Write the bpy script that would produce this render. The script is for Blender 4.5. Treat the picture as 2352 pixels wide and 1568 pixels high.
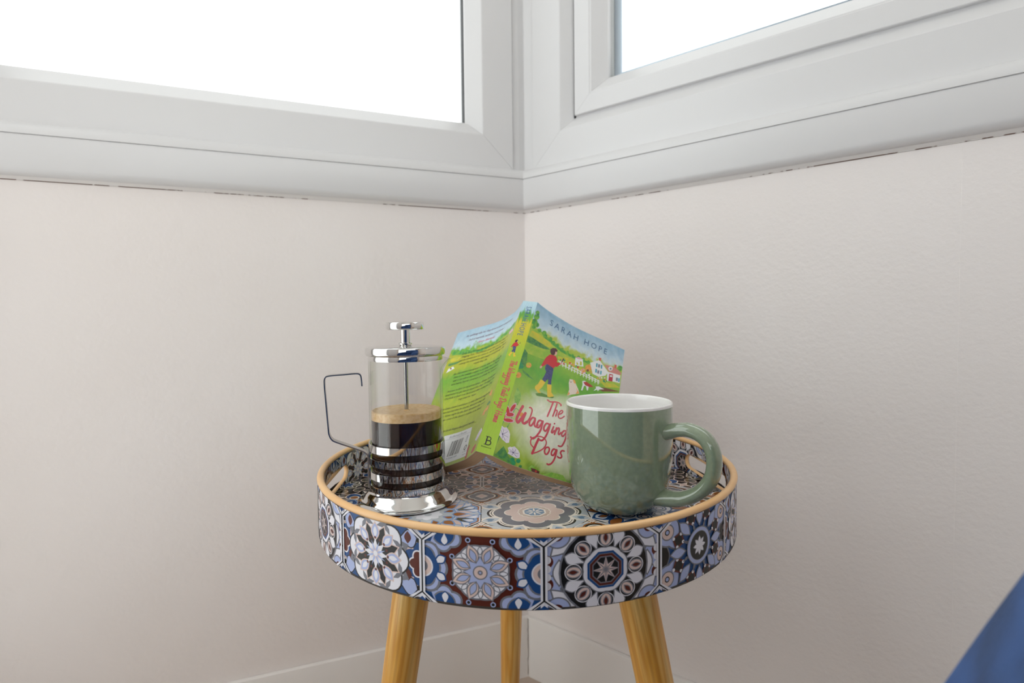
import bpy, bmesh, math, random
import numpy as np
from mathutils import Vector, Matrix
from mathutils.geometry import tessellate_polygon

for o in list(bpy.data.objects):
    bpy.data.objects.remove(o)
sc = bpy.context.scene
COL = sc.collection
H = 0.595            # camera height above the floor
SC = 1.01885         # depth factor that seats the table-top things on the tray floor

# ------------------------------------------------------------------ camera, sky, exposure
PITCH, ROLL, FPX = -0.0390, -0.0108, 1228.5
cp, sp, cr, sr = math.cos(PITCH), math.sin(PITCH), math.cos(ROLL), math.sin(ROLL)
Fv = Vector((0, cp, sp)); U0 = Vector((0, -sp, cp)); R0 = Vector((1, 0, 0))
Rv = cr * R0 + sr * U0; Uv = -sr * R0 + cr * U0
cam = bpy.data.cameras.new('camera')
cam.sensor_width = 36.0; cam.sensor_fit = 'HORIZONTAL'; cam.lens = FPX / 2352 * 36
cam.clip_start = 0.02; cam.clip_end = 100
cam.dof.use_dof = True; cam.dof.focus_distance = 0.46; cam.dof.aperture_fstop = 6.5
co = bpy.data.objects.new('camera', cam); COL.objects.link(co)
m = Matrix((( Rv.x, Uv.x, -Fv.x, 0), (Rv.y, Uv.y, -Fv.y, 0), (Rv.z, Uv.z, -Fv.z, H), (0, 0, 0, 1)))
co.matrix_world = m
sc.camera = co
world = bpy.data.worlds.new('overcast_sky'); sc.world = world; world.use_nodes = True
bg = world.node_tree.nodes['Background']
bg.inputs[0].default_value = (0.985, 0.992, 1.0, 1); bg.inputs[1].default_value = 2.5
vs = sc.view_settings
vs.view_transform = 'Standard'; vs.look = 'None'; vs.gamma = 1.0; vs.use_curve_mapping = False
vs.exposure = 0.0
sc.cycles.max_bounces = 8; sc.cycles.diffuse_bounces = 5; sc.cycles.glossy_bounces = 4
sc.cycles.transparent_max_bounces = 24; sc.cycles.transmission_bounces = 8
sc.cycles.caustics_reflective = False; sc.cycles.caustics_refractive = False
sc.cycles.sample_clamp_indirect = 6.0

# ------------------------------------------------------------------ helpers
def lin(c):
    c = c.lstrip('#'); v = [int(c[i:i+2], 16) / 255 for i in (0, 2, 4)]
    return tuple(x / 12.92 if x <= .04045 else ((x + .055) / 1.055) ** 2.4 for x in v) + (1,)
MATS = {}
def mat(name, col, rough=.5, metal=0, spec=.5, coat=0, coat_rough=.05, col2=None, nscale=40, detail=3, bump=0, bscale=200, sheen=0, stretch=None, lo=.35, hi=.65):
    if name in MATS: return MATS[name]
    mt = bpy.data.materials.new(name); mt.use_nodes = True; nt = mt.node_tree
    p = nt.nodes['Principled BSDF']
    p.inputs['Base Color'].default_value = lin(col); p.inputs['Roughness'].default_value = rough
    p.inputs['Metallic'].default_value = metal; p.inputs['Specular IOR Level'].default_value = spec
    p.inputs['Coat Weight'].default_value = coat; p.inputs['Coat Roughness'].default_value = coat_rough
    p.inputs['Sheen Weight'].default_value = sheen
    if col2 or bump:
        tc = nt.nodes.new('ShaderNodeTexCoord'); vec = tc.outputs['Object']
        if stretch:
            mp = nt.nodes.new('ShaderNodeMapping'); mp.inputs['Scale'].default_value = stretch
            nt.links.new(vec, mp.inputs[0]); vec = mp.outputs[0]
    if col2:
        n = nt.nodes.new('ShaderNodeTexNoise'); n.inputs['Scale'].default_value = nscale; n.inputs['Detail'].default_value = detail
        nt.links.new(vec, n.inputs['Vector'])
        r = nt.nodes.new('ShaderNodeValToRGB'); r.color_ramp.elements[0].position = lo; r.color_ramp.elements[1].position = hi
        r.color_ramp.elements[0].color = lin(col); r.color_ramp.elements[1].color = lin(col2)
        nt.links.new(n.outputs['Fac'], r.inputs[0]); nt.links.new(r.outputs[0], p.inputs['Base Color'])
    if bump:
        n2 = nt.nodes.new('ShaderNodeTexNoise'); n2.inputs['Scale'].default_value = bscale; n2.inputs['Detail'].default_value = 4
        nt.links.new(vec, n2.inputs['Vector'])
        b = nt.nodes.new('ShaderNodeBump'); b.inputs['Strength'].default_value = bump; b.inputs['Distance'].default_value = .001
        nt.links.new(n2.outputs['Fac'], b.inputs['Height']); nt.links.new(b.outputs[0], p.inputs['Normal'])
    MATS[name] = mt
    return mt
def clear_glass(name, tint=(1, 1, 1, 1), ior=1.45):
    mt = bpy.data.materials.new(name); mt.use_nodes = True; nt = mt.node_tree; nt.nodes.remove(nt.nodes['Principled BSDF'])
    out = nt.nodes['Material Output']; t = nt.nodes.new('ShaderNodeBsdfTransparent'); t.inputs[0].default_value = tint
    g = nt.nodes.new('ShaderNodeBsdfGlossy'); g.inputs['Roughness'].default_value = .01
    lw = nt.nodes.new('ShaderNodeLayerWeight'); lw.inputs[0].default_value = .5          # Schlick reflectance, the same from both sides
    pw = nt.nodes.new('ShaderNodeMath'); pw.operation = 'POWER'; pw.inputs[1].default_value = 5; nt.links.new(lw.outputs['Facing'], pw.inputs[0])
    fr = nt.nodes.new('ShaderNodeMath'); fr.operation = 'MULTIPLY_ADD'; f0 = ((ior - 1) / (ior + 1)) ** 2; fr.inputs[1].default_value = 1 - f0; fr.inputs[2].default_value = f0; nt.links.new(pw.outputs[0], fr.inputs[0])
    mx = nt.nodes.new('ShaderNodeMixShader')
    nt.links.new(fr.outputs[0], mx.inputs[0]); nt.links.new(t.outputs[0], mx.inputs[1]); nt.links.new(g.outputs[0], mx.inputs[2])
    nt.links.new(mx.outputs[0], out.inputs[0])
    return mt
def mesh_obj(name, verts, faces, mt, parent=None, smooth=False, auto=None):
    me = bpy.data.meshes.new(name); me.from_pydata([tuple(v) for v in verts], [], faces); me.validate(); me.update()
    for x in (mt if isinstance(mt, list) else [mt]): me.materials.append(x)
    if smooth: me.shade_smooth()
    o = bpy.data.objects.new(name, me); COL.objects.link(o)
    if parent: o.parent = parent
    if auto is not None:
        me.shade_smooth(); me.set_sharp_from_angle(angle=math.radians(auto))
    return o
def empty(name, loc=(0, 0, 0), rz=0):
    o = bpy.data.objects.new(name, None); COL.objects.link(o); o.location = loc; o.rotation_euler.z = rz; o.empty_display_size = .02
    return o
def tag(o, label=None, cat=None, group=None, kind=None):
    if label: o['label'] = label
    if cat: o['category'] = cat
    if group: o['group'] = group
    if kind: o['kind'] = kind
    return o
def lathe(profile, n=64, closed=False, c=(0, 0, 0)):
    vs_, fs = [], []; k = len(profile)
    for i in range(n):
        a = 2 * math.pi * i / n
        for r, z in profile: vs_.append((c[0] + r * math.cos(a), c[1] + r * math.sin(a), c[2] + z))
    for i in range(n):
        j = (i + 1) % n
        for t in range(k if closed else k - 1):
            u = (t + 1) % k
            fs.append((i * k + t, j * k + t, j * k + u, i * k + u))
    return vs_, fs
def smooth_path(P, per=6, closed=False):
    P = [Vector(p) for p in P]; out = []; n = len(P)
    for i in range(n if closed else n - 1):
        if closed: a, b, c, d = P[i - 1], P[i], P[(i + 1) % n], P[(i + 2) % n]
        else:
            b, c = P[i], P[i + 1]; a = P[i - 1] if i else 2 * b - c; d = P[i + 2] if i + 2 < n else 2 * c - b
        for k in range(per):
            t = k / per
            out.append(.5 * (2 * b + (c - a) * t + (2 * a - 5 * b + 4 * c - d) * t * t + (3 * b - a - 3 * c + d) * t ** 3))
    if not closed: out.append(P[-1])
    return out
def sweep(path, section, ref):
    """section: list of 2D points (across ref-normal plane); ref: Vector used as the second axis"""
    vs_, fs = [], []; n = len(path)
    for i, p in enumerate(path):
        t = (path[min(i + 1, n - 1)] - path[max(i - 1, 0)]).normalized()
        s = t.cross(ref).normalized(); b = s.cross(t).normalized()
        sec = section(i / (n - 1)) if callable(section) else section
        k = len(sec)
        for x, y in sec: vs_.append(p + s * x + b * y)
    for i in range(n - 1):
        for j in range(k):
            fs.append((i * k + j, i * k + (j + 1) % k, (i + 1) * k + (j + 1) % k, (i + 1) * k + j))
    fs.append(tuple(reversed(range(k)))); fs.append(tuple((n - 1) * k + j for j in range(k)))
    return vs_, fs
def oval(a, b, n=16): return [(a * math.cos(2 * math.pi * i / n), b * math.sin(2 * math.pi * i / n)) for i in range(n)]
def prism(poly2, z0, z1):
    n = len(poly2); vs_ = [(x, y, z0) for x, y in poly2] + [(x, y, z1) for x, y in poly2]
    fs = [tuple(reversed(range(n))), tuple(range(n, 2 * n))] + [(i, (i + 1) % n, n + (i + 1) % n, n + i) for i in range(n)]
    return vs_, fs
def bevel(o, w, seg=2, angle=40):
    b = o.modifiers.new('bevel', 'BEVEL'); b.width = w; b.segments = seg; b.limit_method = 'ANGLE'; b.angle_limit = math.radians(angle)
    return o

# ------------------------------------------------------------------ the bay: plan geometry
C0 = Vector((.0227, .8813, 0))
AL, AR = 1.2048, -.9097
tL = Vector((-math.sin(AL), -math.cos(AL), 0)); tR = Vector((-math.sin(AR), -math.cos(AR), 0))   # along each wall, away from the corner
iL = Vector((-tL.y, tL.x, 0)); iR = Vector((tR.y, -tR.x, 0))                                     # into the room
if iL.y > 0: iL = -iL
if iR.y > 0: iR = -iR
half = math.acos(max(-1, min(1, tL.dot(tR)))) / 2
bis = (tL + tR).normalized()
e1 = -tL; e2 = iL
def ab(a, b): return C0 + e1 * a + e2 * b
TURN = math.pi - 2 * half
WR = 1.25
R1 = C0 + tR * WR
WL = .80
L1 = C0 + tL * WL
t3 = (Matrix.Rotation(math.radians(86), 3, 'Z') @ tL).normalized()
i3 = Vector((-t3.y, t3.x, 0))
if i3.dot(ab(-.7, 2) - L1) < 0: i3 = -i3
L2 = L1 + t3 * WR
def corner_at(d): return C0 + bis * (d / math.sin(half))

# ------------------------------------------------------------------ room materials
M_WALL = mat('wall_paint', '#efe9e6', .75, col2='#ebe4e0', nscale=3, bump=.55, bscale=160)
M_CEIL = mat('ceiling_paint', '#f2f1ee', .8, bump=.1)
M_SKIRT = mat('skirting_paint', '#ece8e4', .5, bump=.35, bscale=45)
M_FLOOR = mat('floor_vinyl', '#c2b1a3', .7, col2='#b8a697', nscale=8)
M_UPVC = mat('white_upvc', '#dcdbdb', .28, spec=.5, bump=.03, bscale=60)
M_GASKET = mat('black_gasket', '#17181b', .6, bump=.05)
M_PANE = clear_glass('window_glass', (.97, .99, .985, 1))
M_SPACER = mat('aluminium_spacer', '#aab2bf', .35, metal=.6, bump=.02)

# ------------------------------------------------------------------ room shell
room_plan = [C0, L1, L2, ab(-2.65, (L2 - C0).dot(e2)), ab(-2.65, 3.4), ab(1.5, 3.4), ab(1.5, (R1 - C0).dot(e2)), R1]
CEIL = 2.42; WT, WB = 2.0, .838
poly = [(p.x, p.y) for p in room_plan]
cen = ab(-.7, 1.8)
def grow(p, f=1.08): return (cen.x + (p[0] - cen.x) * f, cen.y + (p[1] - cen.y) * f)
vs_, fs = prism([grow(p) for p in poly][::-1], -.1, 0); tag(mesh_obj('floor', vs_, fs, M_FLOOR), kind='structure')
vs_, fs = prism([grow(p) for p in poly][::-1], CEIL, CEIL + .1); tag(mesh_obj('ceiling', vs_, fs, M_CEIL), kind='structure')
def wall_boxes(A, t, inn, rects, thick=.12):
    """boxes in wall coordinates (s0,s1,z0,z1), thickness to the outside"""
    vs2, fs2 = [], []
    for s0, s1, z0, z1 in rects:
        b = len(vs2)
        for z in (z0, z1):
            for s, d in ((s0, 0), (s1, 0), (s1, -thick), (s0, -thick)):
                p = A + t * s + inn * d; vs2.append((p.x, p.y, z))
        fs2 += [tuple(b + i for i in f) for f in ((3, 2, 1, 0), (4, 5, 6, 7), (0, 1, 5, 4), (1, 2, 6, 5), (2, 3, 7, 6), (3, 0, 4, 7))]
    return vs2, fs2
v_, f_ = wall_boxes(C0, tL, iL, [(0, WL, 0, WB), (0, WL, WT, CEIL), (WL - .02, WL, WB, WT), (WL, WL + .09, 0, CEIL)]); tag(mesh_obj('wall_left', v_, f_, M_WALL), kind='structure')
v_, f_ = wall_boxes(C0, tR, iR, [(0, WR, 0, WB), (0, WR, WT, CEIL), (WR - .02, WR, WB, WT)]); tag(mesh_obj('wall_right', v_, f_, M_WALL), kind='structure')
v_, f_ = wall_boxes(L1, t3, i3, [(0, WR, 0, .06), (.70, WR, .06, WT), (0, WR, WT, CEIL)]); tag(mesh_obj('wall_far_left', v_, f_, M_WALL), kind='structure')
def plain_wall(name, A, B, holes=()):
    t = (B - A); L = t.length; t.normalize(); inn = Vector((-t.y, t.x, 0))
    if inn.dot(cen - A) < 0: inn = -inn
    if not holes: rects = [(0, L, 0, CEIL)]
    else:
        s0, s1, z0, z1 = holes
        rects = [(0, s0, 0, CEIL), (s1, L, 0, CEIL), (s0, s1, 0, z0), (s0, s1, z1, CEIL)]
    a, b = wall_boxes(A, t, inn, rects); tag(mesh_obj(name, a, b, M_WALL), kind='structure')
    return A, t, inn
P = room_plan
plain_wall('wall_left_return', P[2], P[3]); plain_wall('wall_side_left', P[3], P[4])
BW = plain_wall('wall_back', P[4], P[5], (.6, 3.6, .10, 2.12))
plain_wall('wall_side_right', P[5], P[6]); plain_wall('wall_right_return', P[6], P[7])

# skirting boards along the two walls in view, mitred in the corner
def extrude_trim(name, prof, t, inn, length, mt, corner=True):
    """prof: list of (d, z); first end mitred on the bay corner, other end square"""
    n = len(prof); vs2 = []
    for d, z in prof:
        p = corner_at(d); vs2.append((p.x, p.y, z))
    for d, z in prof:
        p = C0 + t * length + inn * d; vs2.append((p.x, p.y, z))
    fs2 = [(i, (i + 1) % n, n + (i + 1) % n, n + i) for i in range(n)] + [tuple(reversed(range(n))), tuple(range(n, 2 * n))]
    o = mesh_obj(name, vs2, fs2, mt, auto=35)
    bm = bmesh.new(); bm.from_mesh(o.data); bmesh.ops.recalc_face_normals(bm, faces=bm.faces); bm.to_mesh(o.data); bm.free()
    o.data.shade_smooth(); o.data.set_sharp_from_angle(angle=math.radians(35))
    return o
SK = .1012
skirt = [(-.002, 0), (.0075, 0), (.0075, SK - .0022), (.0068, SK - .0006), (.0055, SK), (.0012, SK), (.0010, SK - .0012), (-.002, SK - .0012)]
tag(extrude_trim('baseboard_left', skirt, tL, iL, WL, M_SKIRT), kind='structure')
tag(extrude_trim('baseboard_right', skirt, tR, iR, WR, M_SKIRT), kind='structure')

# window-board fascia with its rounded nose
def arc(cx_, cz_, r, a0, a1, n=6): return [(cx_ + r * math.cos(math.radians(a0 + (a1 - a0) * i / n)), cz_ + r * math.sin(math.radians(a0 + (a1 - a0) * i / n))) for i in range(n + 1)]
fascia = [(-.01, .7735), (.0045, .7735), (.0095, .7765), (.0120, .7820), (.0120, .8205)] + [(.0108, .8208), (.0108, .8216)] + [(-.002 + .0150 * math.cos(math.radians(a)), .8218 + .0168 * math.sin(math.radians(a))) for a in (0, 4, 12, 22, 33, 44, 55, 66, 77, 86)] + [(-.01, .8388)]
tag(extrude_trim('trim_1', fascia, tL, iL, WL, M_UPVC), kind='structure')
tag(extrude_trim('trim_2', fascia, tR, iR, WR, M_UPVC), kind='structure')
# old sealant line under the fascia, cracked and stained in dashes
def sealant_material():
    mt = bpy.data.materials.new('stained_sealant'); mt.use_nodes = True; nt = mt.node_tree; p = nt.nodes['Principled BSDF']
    p.inputs['Roughness'].default_value = .7
    tc = nt.nodes.new('ShaderNodeTexCoord'); n = nt.nodes.new('ShaderNodeTexNoise'); n.inputs['Scale'].default_value = 95; n.inputs['Detail'].default_value = 2
    n3 = nt.nodes.new('ShaderNodeTexNoise'); n3.inputs['Scale'].default_value = 7; n3.inputs['Detail'].default_value = 1
    nt.links.new(tc.outputs['Object'], n.inputs['Vector']); nt.links.new(tc.outputs['Object'], n3.inputs['Vector'])
    ad = nt.nodes.new('ShaderNodeMath'); ad.operation = 'ADD'; nt.links.new(n.outputs['Fac'], ad.inputs[0]); nt.links.new(n3.outputs['Fac'], ad.inputs[1])
    r = nt.nodes.new('ShaderNodeValToRGB'); e = r.color_ramp.elements
    e[0].position = .500; e[0].color = lin('#d8d3d0'); e[1].position = .530; e[1].color = lin('#6a5248')
    hf = nt.nodes.new('ShaderNodeMath'); hf.operation = 'MULTIPLY'; hf.inputs[1].default_value = .5
    nt.links.new(ad.outputs[0], hf.inputs[0]); nt.links.new(hf.outputs[0], r.inputs[0]); nt.links.new(r.outputs[0], p.inputs['Base Color'])
    return mt
M_SEAL = sealant_material()
M_CAULK = mat('painted_caulk', '#e0dcd9', .7, bump=.6, bscale=90)
caulk = [(-.005, .7695), (.0006, .7695), (.0022, .7712), (.0042, .7738), (-.005, .7738)]
tag(extrude_trim('trim_3', caulk, tL, iL, WL, M_CAULK), kind='structure'); tag(extrude_trim('trim_4', caulk, tR, iR, WR, M_CAULK), kind='structure')
crackp = [(-.004, .7691), (.0008, .7691), (.0010, .7700), (-.004, .7704)]
tag(extrude_trim('trim_5', crackp, tL, iL, WL, M_SEAL), kind='structure'); tag(extrude_trim('trim_6', crackp, tR, iR, WR, M_SEAL), kind='structure')

# bay post in the corner between the two windows
fp = [C0 + tL * .0175 - iL * .003, C0 + tL * .0075 - iL * .003, corner_at(-.005), C0 + tR * .0165 - iR * .006, C0 + tR * .0165 - iR * .07, corner_at(-.09), C0 + tL * .0175 - iL * .07]
v_, f_ = prism([(p.x, p.y) for p in fp], WB - .002, WT + .01); o = mesh_obj('trim_7', v_, f_, M_UPVC); tag(o, kind='structure')
bm = bmesh.new(); bm.from_mesh(o.data); bmesh.ops.recalc_face_normals(bm, faces=bm.faces); bm.to_mesh(o.data); bm.free()

# wallpaper seam on the right wall: the edge of one lining-paper drop lies over the other
s_, w_ = .548, .0012
pts = [(s_ - .0002, 0), (s_, .00016), (s_ + w_, .00012), (s_ + .004, 0)]
vs2 = [];
for z in (SK, .769):
    for s, d in pts:
        p = C0 + tR * s + iR * d; vs2.append((p.x, p.y, z))
tag(mesh_obj('trim_8', vs2, [(0, 1, 5, 4), (1, 2, 6, 5), (2, 3, 7, 6)], M_WALL), kind='structure')

# ragged crack in the paint where the two skirting boards meet
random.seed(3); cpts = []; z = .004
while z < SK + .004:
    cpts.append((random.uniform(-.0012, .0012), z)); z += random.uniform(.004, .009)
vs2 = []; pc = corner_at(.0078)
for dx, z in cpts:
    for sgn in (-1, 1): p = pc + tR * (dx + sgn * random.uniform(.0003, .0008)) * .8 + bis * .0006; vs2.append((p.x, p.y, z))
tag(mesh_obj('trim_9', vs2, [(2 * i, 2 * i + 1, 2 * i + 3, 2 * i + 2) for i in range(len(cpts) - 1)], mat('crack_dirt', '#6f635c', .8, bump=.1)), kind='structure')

# ------------------------------------------------------------------ windows
def ring_members(root, A, t, inn, rect, prof, mt, name, gap=.00018, which=(0, 1, 2, 3)):
    """four mitred members of a frame; prof = (offset from the outer rectangle, depth d)"""
    s0, s1, z0, z1 = rect
    def pt(s, z, d):
        p = A + t * s + inn * d; return (p.x, p.y, z)
    corners = lambda o: [(s0 + o, z0 + o), (s1 - o, z0 + o), (s1 - o, z1 - o), (s0 + o, z1 - o)]
    dirs = [(1, 0), (0, 1), (-1, 0), (0, -1)]
    n = len(prof)
    for k in which:
        vs2 = []
        for e_ in (0, 1):
            for o_, d in prof:
                c = corners(o_)[(k + e_) % 4]; g = gap if e_ == 0 else -gap
                vs2.append(pt(c[0] + dirs[k][0] * g, c[1] + dirs[k][1] * g, d))
        fs2 = [(i, i + 1, n + i + 1, n + i) for i in range(n - 1)] + [(n - 1, 0, n, 2 * n - 1)] + [tuple(reversed(range(n))), tuple(range(n, 2 * n))]
        o = mesh_obj(name, vs2, fs2, mt, root)
        bm = bmesh.new(); bm.from_mesh(o.data); bmesh.ops.recalc_face_normals(bm, faces=bm.faces); bm.to_mesh(o.data); bm.free()
def pane(root, A, t, inn, rect, d):
    s0, s1, z0, z1 = rect; vs2 = []
    for dd in (d, d - .004):
        for s, z in ((s0, z0), (s1, z0), (s1, z1), (s0, z1)):
            p = A + t * s + inn * dd; vs2.append((p.x, p.y, z))
    mesh_obj('pane', vs2, [(0, 1, 2, 3), (7, 6, 5, 4), (0, 4, 5, 1), (1, 5, 6, 2), (2, 6, 7, 3), (3, 7, 4, 0)], M_PANE, root)
fixed_prof = [(0, -.055), (0, -.0006), (.0006, 0), (.050, 0), (.0515, -.0006), (.0725, -.0205), (.0735, -.0225), (.0735, -.055)]
gask = lambda o0, w, d: [(o0, d - .012), (o0, d), (o0 + w, d - .0006), (o0 + w, d - .012)]
def fixed_window(name, A, t, inn, rect):
    root = empty(name); tag(root, kind='structure')
    ring_members(root, A, t, inn, rect, fixed_prof, M_UPVC, 'frame_member')
    s0, s1, z0, z1 = rect; o_ = .0735
    ring_members(root, A, t, inn, rect, gask(o_, .0012, -.0245), M_GASKET, 'gasket', 0, (1, 3))
    pane(root, A, t, inn, (s0 + o_, s1 - o_, z0 + o_, z1 - o_), -.028)
    return root
fixed_window('window_1', C0, tL, iL, (.0188, WL - .02, WB, WT))
open_prof = [(0, -.06), (0, -.0006), (.0006, 0), (.051, 0), (.0525, -.0006), (.0695, -.0150), (.0700, -.018), (.0700, -.06)]
sash_prof = [(.0690, -.06), (.0690, -.0152), (.0722, -.0152), (.0722, -.0095), (.0730, -.0088), (.0980, -.0088), (.0990, -.0096), (.1010, -.0098), (.1205, -.0260), (.1212, -.028), (.1212, -.06)]
def opening_window(name, A, t, inn, rect):
    root = empty(name); tag(root, kind='structure')
    ring_members(root, A, t, inn, rect, open_prof, M_UPVC, 'frame_member')
    ring_members(root, A, t, inn, rect, gask(.0697, .0025, -.0125), M_GASKET, 'gasket', 0, (1, 3))
    sash = empty('sash'); sash.parent = root
    ring_members(sash, A, t, inn, rect, sash_prof, M_UPVC, 'sash_member')
    ring_members(sash, A, t, inn, rect, [(.1212, -.050), (.1212, -.047), (.1330, -.047), (.1330, -.050)], M_SPACER, 'spacer_bar', 0)
    s0, s1, z0, z1 = rect; o_ = .1212
    pane(sash, A, t, inn, (s0 + o_, s1 - o_, z0 + o_, z1 - o_), -.034)
    return root
opening_window('window_2', C0, tR, iR, (.0180, WR - .02, WB - .002, WT))
fixed_window('left_fill_window', L1, t3, i3, (.0, .70, .06, WT))  # added unseen window, turned and sized to brighten the left wall
fixed_window('back_fill_window', BW[0], BW[1], BW[2], (.6, 3.6, .10, 2.12))  # added unseen window behind the camera, enlarged for frontal fill light

# ------------------------------------------------------------------ flat print as layered vector shapes
def tris_of(poly2):
    if len(poly2) < 3: return []
    if len(poly2) == 3: return [list(poly2)]
    idx = tessellate_polygon([[Vector((x, y, 0)) for x, y in poly2]])
    return [[poly2[i] for i in t] for t in idx]
def clip_half(poly2, nx, ny, c):
    """keep nx*x + ny*y <= c"""
    out = []; n = len(poly2)
    for i in range(n):
        p, q = poly2[i], poly2[(i + 1) % n]
        dp, dq = nx * p[0] + ny * p[1] - c, nx * q[0] + ny * q[1] - c
        if dp <= 0: out.append(p)
        if (dp < 0 < dq) or (dq < 0 < dp):
            t = dp / (dp - dq); out.append((p[0] + (q[0] - p[0]) * t, p[1] + (q[1] - p[1]) * t))
    return out
def halfplanes(convex):
    """outward half-planes of a counter-clockwise convex polygon"""
    hp = []; n = len(convex)
    for i in range(n):
        (x0, y0), (x1, y1) = convex[i], convex[(i + 1) % n]
        nx, ny = y1 - y0, x0 - x1; l = math.hypot(nx, ny) or 1; hp.append((nx / l, ny / l, (nx * x0 + ny * y0) / l))
    return hp
def clip_convex(poly2, hp):
    for h in hp:
        poly2 = clip_half(poly2, *h)
        if len(poly2) < 3: return []
    return poly2
def subtract_convex(poly2, hp):
    out = []; rest = poly2
    for nx, ny, c in hp:
        o = clip_half(rest, -nx, -ny, -c)
        if len(o) >= 3: out.append(o)
        rest = clip_half(rest, nx, ny, c)
        if len(rest) < 3: break
    return out
class Print:
    """shapes as (material name, layer, convex polygon) in the tile's own plane"""
    def __init__(self): self.items = []; self.layer = 0; self.sub = {}
    def up(self): self.layer += 1; return self
    def add(self, m_, *polys):
        for p in polys:      # neighbours within a layer sit a hair apart so that no two faces are coplanar
            k = self.sub.get(self.layer, 0); self.sub[self.layer] = (k + 1) % 15
            for t in tris_of(p): self.items.append((m_, self.layer + .06 * k, t))
        return self
    def out(self, fill, edge, w, *polys):
        """a filled shape with a drawn outline"""
        self.up(); self.add(edge, *[offset(p, w) for p in polys]); self.up(); self.add(fill, *polys); return self
    def strips(self, xs):
        new = []
        for m_, l, p in self.items:
            lo = min(q[0] for q in p); hi = max(q[0] for q in p)
            for a, b in zip(xs[:-1], xs[1:]):
                if hi <= a or lo >= b: continue
                q = clip_half(clip_half(p, -1, 0, -a), 1, 0, b) if (lo < a or hi > b) else p
                if len(q) >= 3: new.append((m_, l, q))
        r = Print(); r.items = new; return r
    def clipped(self, hp):
        r = Print(); r.items = [(m_, l, q) for m_, l, q in ((m_, l, clip_convex(p, hp)) for m_, l, p in self.items) if len(q) >= 3]; return r
    def minus(self, hp):
        r = Print()
        for m_, l, p in self.items:
            for q in subtract_convex(p, hp): r.items.append((m_, l, q))
        return r
    def build(self, name, fmap, mats, parent, flip=False):
        vs2, fs2, mi = [], [], []; names = sorted({i[0] for i in self.items}); ix = {n: k for k, n in enumerate(names)}
        for m_, l, p in self.items:
            a = sum(p[i][0] * p[(i + 1) % len(p)][1] - p[(i + 1) % len(p)][0] * p[i][1] for i in range(len(p)))
            if abs(a) < 1e-12: continue
            if (a < 0) != flip: p = p[::-1]
            b = len(vs2); vs2 += [fmap(x, y, l) for x, y in p]; fs2.append(tuple(range(b, b + len(p)))); mi.append(ix[m_])
        me = bpy.data.meshes.new(name); me.from_pydata(vs2, [], fs2)
        for n in names: me.materials.append(mats[n])
        me.polygons.foreach_set('material_index', mi); me.update()
        o = bpy.data.objects.new(name, me); COL.objects.link(o); o.parent = parent
        return o
def offset(p, w):
    n = len(p); a = sum(p[i][0] * p[(i + 1) % n][1] - p[(i + 1) % n][0] * p[i][1] for i in range(n)); s = 1 if a > 0 else -1; out = []
    for i in range(n):
        x0, y0 = p[i - 1]; x1, y1 = p[i]; x2, y2 = p[(i + 1) % n]
        ax, ay, bx_, by_ = x1 - x0, y1 - y0, x2 - x1, y2 - y1
        la, lb = math.hypot(ax, ay) or 1, math.hypot(bx_, by_) or 1
        nx, ny = ay / la + by_ / lb, -ax / la - bx_ / lb; l = math.hypot(nx, ny)
        if l < .3: out.append((x1, y1)); continue
        k = w * s * min(2 / l, 2.2) / l
        out.append((x1 + nx * k, y1 + ny * k))
    return out
T2 = 2 * math.pi
def circ(r, x=0, y=0, n=28, sx=1, rot=0): return [(x + r * sx * math.cos(T2 * i / n + rot), y + r * math.sin(T2 * i / n + rot)) for i in range(n)]
def rotp(p, a, x=0, y=0):
    c, s = math.cos(a), math.sin(a); return [(x + c * u - s * v, y + s * u + c * v) for u, v in p]
def around(p, n, ph=0): return [rotp(p, T2 * i / n + ph) for i in range(n)]
def scallop(r, amp, k, ph=0, x=0, y=0, per=8):
    n = k * per; return [(x + r * (1 - amp + amp * abs(math.cos((T2 * i / n) * k / 2))) * math.cos(T2 * i / n + ph), y + r * (1 - amp + amp * abs(math.cos((T2 * i / n) * k / 2))) * math.sin(T2 * i / n + ph)) for i in range(n)]
def star(r0, r1, k, ph=0, x=0, y=0): return [(x + (r1 if i % 2 == 0 else r0) * math.cos(math.pi * i / k + ph), y + (r1 if i % 2 == 0 else r0) * math.sin(math.pi * i / k + ph)) for i in range(2 * k)]
def leaf(r0, r1, w, n=7):
    a = [(r0 + (r1 - r0) * i / n, w * math.sin(math.pi * i / n)) for i in range(n + 1)]; return a + [(x, -y) for x, y in reversed(a[1:-1])]
def drop(r0, r1, w, n=9):
    """teardrop, pointed at r0, round at r1"""
    a = []
    for i in range(n + 1):
        t = i / n; a.append((r0 + (r1 - r0) * t, w * math.sin(math.pi * t ** 1.9) if t < 1 else 0))
    return a + [(x, -y) for x, y in reversed(a[1:-1])]
def ngon(r, k, ph=0, x=0, y=0): return [(x + r * math.cos(T2 * i / k + ph), y + r * math.sin(T2 * i / k + ph)) for i in range(k)]
def rect(x0, y0, x1, y1): return [(x0, y0), (x1, y0), (x1, y1), (x0, y1)]
PI8 = math.pi / 8

PAL = dict(NV='#1f4a82', PW='#a9b4da', BR='#5b2417', WH='#e6e4ea', PK='#dcc3ba', GR='#77777f', BK='#1b1715', CR='#f1e6da', RU='#a0622f', TP='#c9b3a5', SB='#6f8aa5', OL='#57523f', LG='#c3c7cc', LB='#86a3cf')
def print_mats(prefix, rough, coat):
    return {k: mat(prefix + k.lower(), v, rough, spec=.32, coat=coat, coat_rough=.06) for k, v in PAL.items()}
PM_OUT = print_mats('rim_print_', .38, 0); PM_IN = print_mats('tray_print_', .16, 0)

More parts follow.
